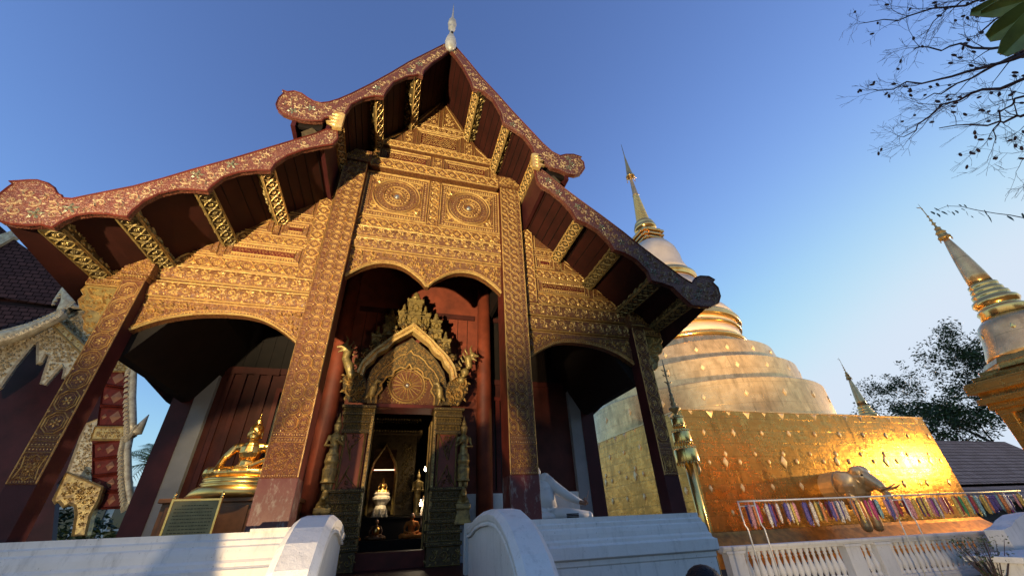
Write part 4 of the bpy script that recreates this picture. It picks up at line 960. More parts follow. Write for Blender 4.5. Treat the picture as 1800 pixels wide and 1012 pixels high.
m = MB(); m.lathe([(.26, 2.0), (.24, 2.08), (.17, 2.14), (.19, 2.24), (.15, 2.34), (.20, 2.42), (.27, 2.50), (.27, 2.56), (.22, 2.60), (.25, 2.66), (.20, 2.70)], -.46, 7.3, 12, 0, False)
for k in range(3): m.limb([(-.64+k*.18, 7.08, 2.04), (-.64+k*.18, 7.05, 2.2)], [.05, .03])
m.build('pedestal', 'chedi_white', sb)
lamp('niche_spot', 'SPOT', (-.46, 6.2, 3.4), (-.46, 7.3, 2.5), 34, (1, .80, .45), .03, 30, .5)
m = MB(); m.box(-1.9, 1.9, 6.2, 7.55, 1.0, 1.95); m.box(-1.95, 1.95, 6.15, 7.6, 1.95, 2.0)
tag(m.build('altar_table', 'dark_wood'), 'long dark altar table inside the hall', 'table')
for x, y, z, s_, mt, lab in ((-.50, 5.7, 1.45, .50, 'brown_wood', 'small brown seated monk statue before the lit niche'), (.44, 5.9, 1.45, .62, 'robe', 'orange robed seated monk statue right of the niche'), (-1.1, 5.9, 1.45, .45, 'robe', 'orange robed seated monk statue at the left jamb')):
    o = seated('monk_statue', (x, y, z), s_, mt, .014, 'lap', crown=False); tag(o, lab, 'statue', 'monk statues before the altar')
    if mt != 'robe' or x > 0:
        h_ = MB(); h_.ell((x, y, z+s_*.85), (.098*s_, .105*s_, .13*s_)); h_.ell((x, y-.11*s_, z+s_*.85), (.02*s_, .02*s_, .03*s_)); h_.build('head', 'skin', o)
    if mt == 'brown_wood':
        h_ = MB(); h_.lathe([(.19*s_, .25*s_), (.20*s_, .42*s_), (.19*s_, .56*s_), (.10*s_, .64*s_)], x, y, 14, 0, True, z); h_.build('sash', 'statue_gold', o)
m = MB(); m.box(-1.5, 1.3, 5.4, 6.15, 1.0, 1.45); tag(m.build('statue_bench', 'dark_wood'), 'low dark bench carrying the monk statues', 'bench')
# standing gilt figures and a glass covered relic right of the niche
for x, z0_, lab in ((.62, 2.0, 'slim standing gilt buddha beside the altar niche'), (1.30, 2.3, 'standing gilt buddha near the right door jamb')):
    m = MB(); y = 7.25
    m.lathe([(.13, z0_), (.12, z0_+.08), (.09, z0_+.12), (.11, z0_+.5), (.10, z0_+.8), (.13, z0_+.98), (.05, z0_+1.04)], x, y, 12)
    m.ell((x, y, z0_+1.14), (.065, .07, .09)); m.lathe([(.05, z0_+1.2), (.02, z0_+1.28), (.003, z0_+1.4)], x, y, 8)
    for k in (-1, 1): m.limb([(x+k*.13, y, z0_+.95), (x+k*.17, y-.03, z0_+.72), (x+k*.04, y-.14, z0_+.74)], [.04, .035, .025])
    tag(remesh(m.build('standing_statue', 'gilt_dim'), .016, 1), lab, 'statue')
rl_ = thing('relic_case', 'glowing glass relic case with gilt bell by the right door jamb', 'case', (.86, 6.2, 1.45))
m = MB(); m.lathe([(.02, 2.95), (.03, 2.82), (.10, 2.72), (.12, 2.55), (.15, 2.50)], .88, 6.3, 12); m.build('bell_top', 'bright_gold', rl_)
m = MB()
for k in range(12):
    a = 2*PI*k/12; m.tube([(.88+.17*math.cos(a), 6.3+.17*math.sin(a), 1.55), (.88+.20*math.cos(a), 6.3+.20*math.sin(a), 2.0), (.88+.14*math.cos(a), 6.3+.14*math.sin(a), 2.5)], .012, 5)
m.lathe([(.2, 1.5), (.22, 1.56), (.1, 1.6)], .88, 6.3, 14); m.build('case_ribs', 'chedi_white', rl_)
m = MB(); m.lathe([(.05, 1.62), (.09, 1.8), (.05, 2.0), (.08, 2.1), (.02, 2.35)], .88, 6.3, 10); m.build('relic', 'bright_gold', rl_)
for x, y, z, r, lab in ((.80, 7.0, 3.30, .035, 'bare bright bulb high above the altar'), (.66, 6.05, 2.28, .04, 'small lit lamp beside the relic case')):
    m = MB(); m.ell((x, y, z), (r, r, r*1.2)); m.tube([(x, y, z+r), (x, y+.1, z+r*3)], .01, 5); tag(m.build('light_bulb', 'lit_bulb'), lab, 'lamp'); lamp('bulb_light', 'POINT', (x, y-.08, z), None, 2, (1, .78, .5), .04)
m = MB(); m.box(.72, 1.02, 5.3, 5.36, 1.56, 1.585); m.box(.80, .83, 5.3, 5.36, 1.3, 1.56); m.box(.94, .97, 5.3, 5.36, 1.3, 1.56); tag(m.build('offering_stand', 'white_metal'), 'small white offering stand inside the door', 'stand')

# ------------------------------------------------------------ person whose head shows at the bottom edge
pe = thing('person', 'dark haired person in a dark shirt, only the crown showing before the plinth', 'person', (1.25, -4.9, 0))
m = MB(); px, py = 1.245, -4.9
m.limb([(px-.09, py, .08), (px-.09, py+.01, .42), (px-.08, py, .76)], [.05, .06, .09]); m.limb([(px+.09, py, .08), (px+.09, py+.01, .42), (px+.08, py, .76)], [.05, .06, .09])
for k in (-1, 1): m.limb([(px+k*.09, py+.03, .05), (px+k*.10, py-.14+.28, .04)], [.05, .035])
m.limb([(px, py, .78), (px, py, .96), (px, py, 1.08)], [.13, .12, .13]); m.limb([(px-.14, py, 1.10), (px+.14, py, 1.10)], [.06, .06]); m.limb([(px, py, 1.12), (px, py, 1.24)], [.06, .05])
for k in (-1, 1):
    m.limb([(px+k*.18, py, 1.10), (px+k*.22, py, .86), (px+k*.21, py+.06, .66)], [.05, .042, .03]); m.limb([(px+k*.21, py+.07, .64), (px+k*.20, py+.09, .56)], [.032, .022])
    for f_ in range(4): m.limb([(px+k*(.19+.012*f_), py+.08+.012*f_, .56), (px+k*(.19+.012*f_), py+.09+.012*f_, .50)], [.010, .008])
m.ell((px, py, 1.325), (.075, .095, .115)); m.ell((px, py+.095, 1.31), (.014, .02, .025))
for k in (-1, 1): m.ell((px+k*.076, py, 1.32), (.012, .02, .03))
remesh(m.build('body', 'skin', pe), .013, 1)
m = MB(); m.lathe([(.15, .70), (.16, .80), (.145, .95), (.17, 1.05), (.19, 1.13), (.12, 1.19), (.06, 1.21)], px, py, 16, sy=.75)
for k in (-1, 1): m.limb([(px+k*.17, py, 1.10), (px+k*.215, py, .90)], [.066, .056])
remesh(m.build('shirt', 'cloth_blue', pe), .018, 2)
m = MB(); m.ell((px, py-.015, 1.365), (.098, .115, .105))
for k in range(70):
    a, b = R.uniform(0, 6.28), R.uniform(.1, 1.35); d = Vector((math.cos(a)*math.cos(b)*.094, math.sin(a)*math.cos(b)*.11-.015, math.sin(b)*.10)); e_ = d*1.05+Vector((0, 0, -.03)); m.tube([Vector((px, py, 1.365))+d*1.01, Vector((px, py, 1.365))+e_*1.03], [.008, .002], 4)
m.build('hair', 'hair', pe); pe.scale = (.95,)*3
# ------------------------------------------------------------ the great gilded chedi
CX, CY = 20.0, 16.0
ch = thing('golden_chedi', 'huge gilded bell-shaped chedi on a square base with an elephant', 'stupa', (CX, CY, 0))
bx0, bx1, by0, by1, zt = 12.06, 27.85, 8.0, 24.0, 5.82
m = MB()
m.box(bx0, bx1, by0, by1, .9, zt, 0); m.box(bx0-.03, bx1+.03, by0-.03, by1+.03, zt, zt+.05, 2)
for o1, o2, za, zb in ((.02, .10, 1.10, .98), (.10, .55, .98, .50), (.55, .60, .50, 0)):
    ring = lambda o, z: [(bx0-o, by0-o, z), (bx1+o, by0-o, z), (bx1+o, by1+o, z), (bx0-o, by1+o, z)]
    m.loft([ring(o1, za), ring(o2, zb)], 3, False, False)
def stud(mb, fr, x, z, r, mi=1):
    mb.add([fr(x+r*.62, z, .0), fr(x, z+r, .0), fr(x-r*.62, z, .0), fr(x, z-r, .0), fr(x+r*.5, z, .045), fr(x, z+r*.82, .045), fr(x-r*.5, z, .045), fr(x, z-r*.82, .045), fr(x, z, .055)],
           [(0, 1, 5, 4), (1, 2, 6, 5), (2, 3, 7, 6), (3, 0, 4, 7), (4, 5, 8), (5, 6, 8), (6, 7, 8), (7, 4, 8)], mi)
faces = [Fr((bx0, by0, 0), (1, 0, 0), (0, 0, 1), (0, -1, 0)), Fr((bx0, by1, 0), (0, -1, 0), (0, 0, 1), (-1, 0, 0))]
for fr in faces:
    for z, dx, off, big in ((4.85, 1.62, .9, .16), (3.95, 1.62, .1, .13), (3.62, 3.24, 1.6, .27), (3.62, 1.62, .75, .13), (2.62, 1.62, .45, .17), (1.75, 1.62, 1.2, .13)):
        x = off
        while x < 15.6: stud(m, fr, x, z, big*(1.0 if int(x/dx) % 2 else .8)); x += dx
    x = .5
    while x < 15.6:
        r = .26 if int(x/1.0) % 2 else .16; m.add([fr(x-r*.8, zt-.02, 0), fr(x, zt-r*1.3, 0), fr(x+r*.8, zt-.02, 0), fr(x, zt-r*.5, .07)], [(0, 1, 3), (1, 2, 3), (2, 0, 3)], 1); x += 1.05
base = m.build('square_base', ['chedi_gold', 'stud_gold', 'chedi_pale', 'skirt_gold'], ch)
# round terraces; radius / height read from the silhouette
m = MB()
pr1 = [(7.50, zt), (7.45, 7.92), (7.41, 7.97), (6.70, 7.98), (6.68, 8.0), (6.60, 9.52), (6.56, 9.56), (5.95, 9.57), (5.92, 9.6), (5.72, 10.92), (5.66, 10.97), (4.6, 10.98), (4.42, 11.3), (4.36, 11.86)]
def lathe_sharp(mb, pr_, n=96, mi=0):
    for (a, b) in zip(pr_[:-1], pr_[1:]):
        mb.loft([[(CX+r*math.cos(2*PI*k/n), CY+r*math.sin(2*PI*k/n), z) for k in range(n)] for r, z in (a, b)], mi, True, False)
lathe_sharp(m, pr1)
for r, z, n, o in ((7.47, 7.1, 22, .1), (6.60, 8.95, 22, .23), (5.80, 10.35, 20, .1)):
    for k in range(n):
        a = 2*PI*(k+o*2)/n; d = Vector((math.cos(a), math.sin(a), 0)); fr = Fr(Vector((CX, CY, 0))+d*r, d.cross(Vector((0, 0, 1)))*-1, (0, 0, 1), d); stud(m, fr, 0, z, .20)
m.build('round_terrace', ['chedi_pale', 'stud_gold'], ch)
def rings(name, prof_, mats, n=72): 
    m = MB(); lathe_sharp(m, prof_, n) if False else m.lathe([(r, z) for r, z in prof_], CX, CY, n); return m.build(name, mats, ch)
rings('gold_ring', [(4.36, 11.82), (4.52, 11.90), (4.56, 12.05), (4.46, 12.18), (4.34, 12.2)], 'bright_gold')
rings('neck_drum', [(4.34, 12.15), (4.28, 12.9)], 'chedi_white')
rings('gold_ring', [(4.28, 12.86), (4.44, 12.92), (4.47, 13.05), (4.36, 13.14), (4.26, 13.15)], 'bright_gold')
rings('neck_drum', [(4.27, 13.12), (4.30, 13.38)], 'chedi_white')
rings('gold_ring', [(4.30, 13.35), (4.55, 13.42), (4.62, 13.55), (4.50, 13.66), (4.58, 13.78), (4.50, 13.92), (4.30, 13.98)], 'bright_gold')
rings('bell_foot', [(4.34, 13.96), (4.36, 14.25), (4.10, 14.75), (3.72, 15.15), (3.3, 16.0), (2.95, 17.0), (2.66, 17.9)], 'chedi_white')
rings('gold_ring', [(2.64, 17.85), (2.80, 17.95), (2.72, 18.1), (2.84, 18.22), (2.84, 18.45), (2.68, 18.55), (2.56, 18.58)], 'bright_gold')
rings('bell', [(2.58, 18.52), (2.40, 19.2), (2.16, 19.9), (2.12, 20.7), (1.95, 21.5), (1.60, 22.15), (1.15, 22.55), (.5, 22.72)], 'chedi_white')
m = MB()
for h_, z0_, z1_ in ((.78, 22.5, 22.75), (.92, 22.75, 22.95), (.80, 22.95, 23.1), (1.0, 23.1, 23.3), (.88, 23.3, 23.5), (1.05, 23.5, 23.75), (.92, 23.75, 23.85)): m.box(CX-h_, CX+h_, CY-h_, CY+h_, z0_, z1_); m.box(CX-h_*1.1, CX+h_*1.1, CY-h_*.6, CY+h_*.6, z0_, z1_-.01); m.box(CX-h_*.6, CX+h_*.6, CY-h_*1.1, CY+h_*1.1, z0_, z1_-.02)
m.build('throne_block', 'bright_gold', ch, bevel=.03)
rings('lotus_collar', [(.72, 23.85), (.62, 24.1), (.95, 24.3), (1.0, 24.55), (.8, 24.7), (.9, 24.85), (.82, 25.1), (.62, 25.35)], 'bright_gold', 32)
sp = []; z = 25.3
for k in range(17): r = .60-.019*k; sp += [(r*.82, z), (r, z+.05), (r, z+.14), (r*.82, z+.19)]; z += .20
rings('ringed_spire', sp, 'bright_gold', 28)
rings('spire_cone', [(.32, z-.02), (.27, z+.1), (.14, 31.0), (.10, 31.3)], 'chedi_pale', 20)
rings('crown_umbrella', [(.10, 31.2), (.42, 31.25), (.44, 31.4), (.30, 31.55), (.26, 32.1), (.17, 32.9), (.10, 33.8), (.05, 34.4), (.02, 36.3)], 'bright_gold', 20)
m = MB()
for k in range(6): a = 2*PI*k/6; m = MB(); m.tube([(CX+.42*math.cos(a), CY+.42*math.sin(a), 31.3), (CX+.43*math.cos(a), CY+.43*math.sin(a), 30.8)], [.02, .05], 5); m.build('pendant_bell', 'bright_gold', ch)
# the elephant coming out of the front face
EX = 18.95
m = MB(); V = lambda x, y, z: (EX+x, y, z)
m.limb([V(0, 8.05, 2.50), V(0, 7.4, 2.52), V(0, 6.9, 2.48)], [.62, .63, .60], 0, 18)
m.limb([V(0, 8.0, 2.40), V(0, 7.1, 2.36)], [.56, .56], 0, 18)
m.limb([V(0, 6.75, 2.60), V(0, 6.45, 2.78)], [.50, .42], 0, 16)
for k in (-1, 1): m.ell(V(k*.15, 6.42, 2.98), (.24, .30, .26)); m.limb([V(k*.30, 6.95, 2.2), V(k*.31, 6.85, 1.5), V(k*.31, 6.85, 1.02)], [.26, .20, .20], 0, 12)
m.limb([V(0, 6.42, 2.86), V(0, 6.12, 2.62), V(0, 5.86, 2.38), V(0, 5.72, 2.05), V(0, 5.70, 1.72), V(0, 5.60, 1.42)], [.34, .27, .20, .15, .12, .09], 0, 14)
m.ell(V(0, 6.3, 2.45), (.20, .28, .2))
el = remesh(m.build('elephant', 'elephant_metal', ch), .022, 3); el['label'] = 'silvery gilt elephant forequarters standing out of the chedi base'
for k in (-1, 1):
    m = MB(); m.tube([V(k*.17, 5.98, 2.38), V(k*.20, 5.72, 2.28), V(k*.20, 5.42, 2.32), V(k*.16, 5.15, 2.44)], [.055, .05, .035, .008], 8); m.build('tusk', 'chedi_pale', el)
    m = MB(); rim = [V(k*(.50+.16*math.sin(t+.6)), 6.84+.42*math.cos(t), 2.56+.46*math.sin(t)-.10*math.cos(t)+.03*math.cos(5*t)) for t in [2*PI*q/20 for q in range(20)]]
    m.loft([rim, [(x+k*.05, y, z) for x, y, z in rim]], 0, True)
    for q in range(5): m.tube([V(k*(.50+.02*q), 6.78+.06*q, 2.3+.11*q), V(k*(.52+.02*q), 6.98-.02*q, 2.36+.1*q)], [.03, .012], 5)
    m.build('ear', 'stud_gold', el)
    m = MB(); m.ell(V(k*.27, 6.18, 2.86), (.035, .06, .04), 0); m.build('eye', 'black_paint', el)
m = MB()
for y in (7.28,):
    q = [V(.66*math.cos(t), y, 2.48+.66*math.sin(t)) for t in [2*PI*i/28 for i in range(29)]]; m.tube(q, .022, 5)
m.tube([V(.16*math.cos(t)+0, 6.40-.2*abs(math.cos(t)), 3.02+.2*math.sin(t)) for t in [PI*i/8 for i in range(9)]], .03, 5)
m.build('harness', 'chedi_pale', el)

# ------------------------------------------------------------ small chedis round it
def small_chedi(cx, cy, label, h=1.30, full=True):
    t = thing('small_chedi', label, 'stupa', (cx, cy, 0), 'small chedis around the great one')
    def lt(name, pr_, mat_, n=40):
        m = MB(); m.lathe(pr_, cx, cy, n); return m.build(name, mat_, t)
    m = MB()
    for w, z0, z1 in ((h+1.0, 0, .5), (h+.75, .5, .8), (h+.55, .8, 1.25), (h+.32, 1.25, 1.5), (h+.12, 1.5, 1.7), (h-.06, 1.7, 4.15), (h+.02, 4.15, 4.3), (h+.10, 4.3, 4.5), (h+.22, 4.5, 4.68), (h+.12, 4.68, 4.86), (h+.30, 4.86, 5.15)):
        m.box(cx-w, cx+w, cy-w, cy+w, z0, z1)
    for w, z0, z1 in ((h+.28, 5.15, 5.22), (h+.06, 5.22, 5.40), (h-.12, 5.40, 5.55)): m.box(cx-w, cx+w, cy-w, cy+w, z0, z1)
    for sx, sy in ((-1, 0), (0, -1)):               # niche arches and pilasters on the faces in view
        fr = Fr((cx+sx*(h-.06), cy+sy*(h-.06), 0), (0, 1, 0) if sx else (1, 0, 0), (0, 0, 1), (sx, sy, 0)); c0 = 0
        base_ = cy if sx else cx
        fr = Fr((cx+sx*(h-.06), 0, 0), (0, 1, 0), (0, 0, 1), (-1, 0, 0)) if sx else Fr((0, cy+sy*(h-.06), 0), (1, 0, 0), (0, 0, 1), (0, -1, 0))
        for q in (-1, 1):
            m.fbox(fr, base_+q*(h-.18)-.16, base_+q*(h-.18)+.16, 1.7, 4.15, 0, .08); m.fbox(fr, base_+q*.62-.09, base_+q*.62+.09, 1.7, 3.2, 0, .12)
            stud(m, fr, base_+q*(h-.18), 3.9, .13, 1); stud(m, fr, base_+q*(h-.18), 2.2, .13, 1)
        ar = [(base_+.85*math.cos(a), 3.2+1.2*math.sin(a)*(.9 if True else 1)) for a in [PI*k/14 for k in range(15)]]
        m.ridge(fr, ar, .24, .22); m.ridge(fr, [(base_+(x-base_)*.75, 3.2+(z-3.2)*.75) for x, z in ar], .12, .16)
        m.spiral(fr, base_-.85, 3.2, .2, 0, 1, .12); m.spiral(fr, base_+.85, 3.2, .2, PI, -1, .12); m.fbox(fr, base_-.45, base_+.45, 1.8, 3.2, -.01, .02)
    m.build('square_body', ['chedi_gold', 'stud_gold'], t, bevel=.015)
    m = MB(); m.lathe([(1.40, 5.5), (1.38, 5.68)], cx, cy, 8, 0, False, rot=PI/8); m.lathe([(1.40, 5.68), (1.30, 5.86)], cx, cy, 8, 0, False, rot=PI/8); m.build('octagonal_step', 'chedi_gold', t)
    lt('bell', [(1.20, 5.84), (1.19, 6.0), (1.08, 6.3), (.98, 6.65), (.94, 6.9), (.88, 7.1), (.74, 7.25), (.62, 7.3)], 'chedi_pale')
    m = MB()
    for k in range(6): a = 2*PI*k/6+.3; d = Vector((math.cos(a), math.sin(a), .25)).normalized(); fr = Fr(Vector((cx, cy, 0))+Vector((d.x, d.y, 0))*.96, d.cross(Vector((0, 0, 1)))*-1, (0, 0, 1), d); stud(m, fr, 0, 6.72, .13, 0)
    m.build('bell_studs', 'bright_gold', t)
    lt('spire_rings', [(.60, 7.28), (.66, 7.36), (.62, 7.5), (.66, 7.58), (.62, 7.66), (.52, 7.72), (.56, 7.78), (.63, 7.9), (.60, 8.02), (.48, 8.1), (.50, 8.16), (.50, 8.26), (.42, 8.3), (.44, 8.36), (.44, 8.46), (.38, 8.5), (.40, 8.56), (.41, 8.66), (.34, 8.72)], 'bright_gold', 36)
    lt('spire_cone', [(.33, 8.7), (.31, 9.1), (.26, 9.6), (.19, 10.2), (.12, 10.7), (.08, 10.92)], 'chedi_pale', 28)
    m = MB(); m.lathe([(.06, 10.9), (.19, 10.92), (.20, 11.0), (.15, 11.06), (.14, 11.2), (.17, 11.22), (.10, 11.32), (.09, 11.42), (.11, 11.45), (.04, 11.52), (.03, 11.64), (.075, 11.7), (.03, 11.76), (.025, 11.84), (.06, 11.9), (.02, 11.96), (.018, 12.06), (.045, 12.1), (.016, 12.16), (.014, 12.5), (.03, 12.53), (.01, 12.58), (.004, 12.82)], cx, cy, 14)
    for k in range(8): a = 2*PI*k/8; m.tube([(cx+.18*math.cos(a), cy+.18*math.sin(a), 10.94), (cx+.19*math.cos(a), cy+.19*math.sin(a), 10.82)], [.012, .02], 4)
    m.tube([(cx, cy, 12.6), (cx-.02, cy+.08, 12.66), (cx, cy+.12, 12.74)], [.02, .02, .004], 5)
    m.build('crown_umbrella', 'gilt_pale', t)
    return t
small_chedi(20.5, 0, 'gilded chedi with white cone spire at the right edge of the yard')
far_c = small_chedi(35.6, 15.4, 'distant slim chedi spire rising behind the golden base')

# ------------------------------------------------------------ ceremonial umbrella by the plinth
um = thing('ceremonial_umbrella', 'tall three-tiered gold umbrella on a green and gold pole beside the plinth', 'umbrella', (7.55, 2.2, 0))
ux, uy = 7.05, 2.2
tp = at(1157, 640, y=uy); tb = at(1212, 815, y=uy); ux = (tb.x+at(1186, 725, y=uy).x)/2
m = MB(); m.tube([(ux, uy, 0), (ux, uy, 3.1)], .105, 14); o = m.build('pole', 'brass', um)
zz = lambda u, v: at(u, v, y=uy).z
z3, z2, z1_ = zz(1212, 812), zz(1200, 778), zz(1192, 748)
def tier_(name, z0, z1, r):
    m = MB(); m.lathe([(r*.99, z0), (r, z0+.01), (r*.97, z1), (r*.93, z1+.02), (.02, z1+.04)], ux, uy, 28)
    for k in range(22):
        a = 2*PI*k/22; d = Vector((math.cos(a), math.sin(a), 0)); m.leaf(Fr(Vector((ux, uy, 0))+d*r*.98, d.cross(Vector((0, 0, 1))), (0, 0, 1), d), 0, z1, PI/2, .075, .06, .012); m.leaf(Fr(Vector((ux, uy, 0))+d*r*.99, d.cross(Vector((0, 0, 1))), (0, 0, 1), d), 0, z0+.01, -PI/2, .09, .06, .012)
    m.build(name, 'brass', um)
tier_('canopy', z3, z3+.30, .29); tier_('canopy', z2+.02, z2+.26, .23); tier_('canopy', z1_+.02, z1_+.18, .165)
za = z1_+.22; m = MB(); m.lathe([(.10, za), (.11, za+.04), (.03, za+.08), (.05, za+.12), (.16, za+.22), (.15, za+.26), (.06, za+.30), (.09, za+.36), (.05, za+.42), (.08, za+.50), (.04, za+.55), (.06, za+.62), (.03, za+.66), (.05, za+.74), (.03, za+.78), (.045, za+.98), (.02, za+1.02), (.03, za+1.25), (.006, za+1.7)], ux, uy, 14)
for k, zq in enumerate((za+.95, za+1.15, za+1.3)):
    for q in (-1, 1): m.leaf(front(uy-.01), ux+q*.03, zq, PI/2-q*1.1, .13, .05, .02)
m.build('finial', 'gilt_pale', um)
m = MB(); m.tube([(ux+.16, uy-.1, z3), (ux+.17, uy-.12, z3-.2), (ux+.12, uy-.12, z3-.32)], [.03, .05, .02], 6); m.build('tassel', 'gilt', um)

# ------------------------------------------------------------ balustrade
bl = thing('balustrade', 'white balustrade with turned balusters in front of the golden chedi', 'balustrade', (8.1, 2.9, 0))
P0, P1 = Vector((8.06, 2.92, 0)), Vector((17.2, 1.75, 0)); dB = (P1-P0).normalized(); nB = Vector((dB.y, -dB.x, 0)); fB = Fr(P0, dB, (0, 0, 1), nB); LB = (P1-P0).length
m = MB()
for h0, h1, b0, b1 in ((-.17, .17, .90, .96), (-.14, .14, .87, .90), (-.11, .11, .83, .87), (-.12, .12, .08, .14), (-.15, .15, .0, .08)): m.fbox(fB, -.12, LB, b0, b1, h0, h1)
ra = m.build('rail', 'white_plaster', bl, bevel=.008)
pp = [.0, 3.42, 4.35, 7.9]
for a in pp:
    m = MB(); wd = .22
    m.fbox(fB, a-.02, a+wd*1.9, .0, .83, -.13, .13); m.fbox(fB, a-.06, a+wd*1.9+.04, .80, .86, -.16, .16); m.build('pier', 'white_plaster', bl, bevel=.008)
pm = MB(); c0 = fB(0, 0, 0); pm.lathe([(.065, .14), (.065, .20), (.04, .22), (.05, .25), (.078, .33), (.080, .40), (.060, .50), (.036, .60), (.030, .66), (.045, .685), (.045, .70), (.032, .72), (.058, .76), (.060, .80), (.064, .83)], c0.x, c0.y, 12)
b0_ = None; a = .56
while a < LB-.1:
    if not any(q-.08 < a < q+.50 for q in pp):
        if b0_ is None: b0_ = pm.build('baluster', 'white_plaster', bl); b0_.location = dB*a
        else: c = b0_.copy(); COL.objects.link(c); c.parent = bl; c.matrix_parent_inverse = b0_.matrix_parent_inverse.copy(); c.location = dB*a
    a += .175
# a second short run that closes the court beside the plinth
b2 = thing('low_wall', 'short white moulded wall end behind the corner of the plinth', 'wall', (5.9, 1.2, 0))
m = MB(); 
for z0, z1, e in ((0, .92, 0), (.92, .98, .03), (.98, 1.03, .05), (1.03, 1.07, .03)): m.box(5.9-e, 6.42+e, 1.6-e, 8.0, z0, z1)
m.build('wall_body', 'white_plaster', b2, bevel=.008)

# ------------------------------------------------------------ rack of garlands
gr = thing('garland_rack', 'pale metal rack with long rails in front of the balustrade', 'rack', (7.9, 1.6, 0))
A = Vector((7.80, 1.62, 0)); B = Vector((17.8, 1.42, 0)); dG = (B-A).normalized(); fG = Fr(A, dG, (0, 0, 1), (dG.y, -dG.x, 0)); LG = (B-A).length
m = MB(); g3 = lambda a, z, h=0: fG(a, z, h)
for h in (-.10, .10): m.tube([g3(0, 1.90, h), g3(LG, 1.90, h)], .016, 6)
m.tube([g3(0, 1.90, -.1), g3(0, 1.90, .1)], .016, 6); m.build('rail', 'white_metal', gr)
for a in (.0, 4.85, 9.6):
    m = MB()
    for h, q in ((-.10, 0), (.10, .28)):
        m.tube([g3(a+q, 1.92, h), g3(a+q, 1.42, h), g3(a+q+.05, 1.34, h), g3(a+q+.05, 0, h)], .016, 6)
    m.tube([g3(a, 1.80, -.10), g3(a+.28, 1.80, .10)], .012, 5); m.build('post', 'white_metal', gr)
gc = [(.62, .05, .16), (.42, .03, .03), (.75, .48, .08), (.05, .30, .08), (.10, .06, .26), (.72, .60, .46), (.36, .06, .28), (.75, .22, .04), (.26, .45, .42), (.78, .30, .28)]
gcn = ('magenta', 'dark red', 'yellow', 'green', 'navy', 'silver white', 'purple', 'orange', 'pale blue', 'pink')
for i, c in enumerate(gc):
    t_ = NT('garland_%d' % i); n_ = t_.noise(55, 3); t_.set(t_.mix(t_.rampf(n_, .42, .58), tuple(x*.45 for x in c), tuple(min(1, x*1.3+.05) for x in c)), 0, .45); t_.bump(n_, .8, .02); MAT['garland_%d' % i] = t_.m
UN = 'zeroth first second third fourth fifth sixth seventh eighth ninth tenth eleventh twelfth thirteenth fourteenth fifteenth sixteenth seventeenth eighteenth nineteenth'.split(); TE = 'x x twenty thirty forty fifty sixty seventy eighty ninety'.split()
def ordinal(n): return UN[n] if n < 20 else (TE[n//10][:-1]+'ieth' if n % 10 == 0 else TE[n//10]+'-'+UN[n % 10])
rg = random.Random(11); a = .10; ng = 0
while a < LG-.1 and ng < 99:
    ci = rg.choice((0, 1, 1, 2, 2, 3, 4, 5, 5, 5, 6, 7, 7, 8, 9, 9)); w = rg.uniform(.028, .050); L_ = rg.uniform(.44, .58); h = rg.choice((-.1, .1))
    m = MB(); q = []
    zz0 = 1.885; n_ = 9
    m.tube([g3(a, zz0, h), g3(a, zz0-.05, h)], .004, 4, 0)
    prof_ = [(w*.3, zz0-.05)]+[(w*(1+.12*(k % 2)), zz0-.05-L_*(k+1)/n_*.82) for k in range(n_-1)]+[(w*.45, zz0-L_*.88), (w*.7, zz0-L_*.92), (.004, zz0-L_)]
    p = g3(a, 0, h); m.lathe(prof_, p.x, p.y, 8, 0, True, sy=.8)
    o = m.build('garland', 'garland_%d' % ci)
    tag(o, '%s flower garland, %s from the left post of the rack' % (gcn[ci], ordinal(ng+1)), 'garland', 'garlands hanging from the rack')
    a += rg.choice((.07, .08, .10, .10, .12, .15)); ng += 1

# white curved stair end, planter wall and bush at the right edge
m = MB(); fr = Fr((0, .5, 0), (1, 0, 0), (0, 0, 1), (0, -1, 0)); q = [(14.4, 0), (14.4, 1.05), (14.8, 1.12), (15.1, 1.24), (15.5, 1.34), (16.2, 1.38), (17.5, 1.38), (17.5, 0)]
m.prism(fr, q[::-1], -.4, 0, 0); tag(m.build('stair_end', 'white_plaster', bevel=.02), 'pale rounded stair end at the right edge beside the small chedi', 'wall')
m = MB(); m.box(12.2, 17.5, -.6, .2, 0, .55); m.box(12.1, 17.6, -.7, .3, .55, .66); tag(m.build('planter_wall', 'white_plaster', bevel=.01), 'low pale planter wall under the dark shrub', 'wall')
def leaf_cloud(mb, c, r, n, size, rnd, mi=0, shape=1.):
    for k in range(n):
        d = Vector((rnd.gauss(0, 1), rnd.gauss(0, 1), rnd.gauss(0, 1))).normalized()*(rnd.random()**.4)
        p = Vector((c[0]+d.x*r[0], c[1]+d.y*r[1], c[2]+d.z*r[2])); s_ = size*rnd.uniform(.6, 1.3)
        a = Vector((rnd.uniform(-1, 1), rnd.uniform(-1, 1), rnd.uniform(-.6, .6))).normalized(); b = a.cross(Vector((rnd.uniform(-1, 1), rnd.uniform(-1, 1), rnd.uniform(-1, 1)))).normalized()*.42
        mb.add([p-a*s_*.5, p+b*s_*.5, p+a*s_*.5, p-b*s_*.5], [(0, 1, 2, 3)], mi)
sh = thing('shrub', 'dark twiggy shrub with pale tips growing before the balustrade', 'shrub', (11.9, .1, 0))
m = MB(); rs = random.Random(4); m2 = MB()
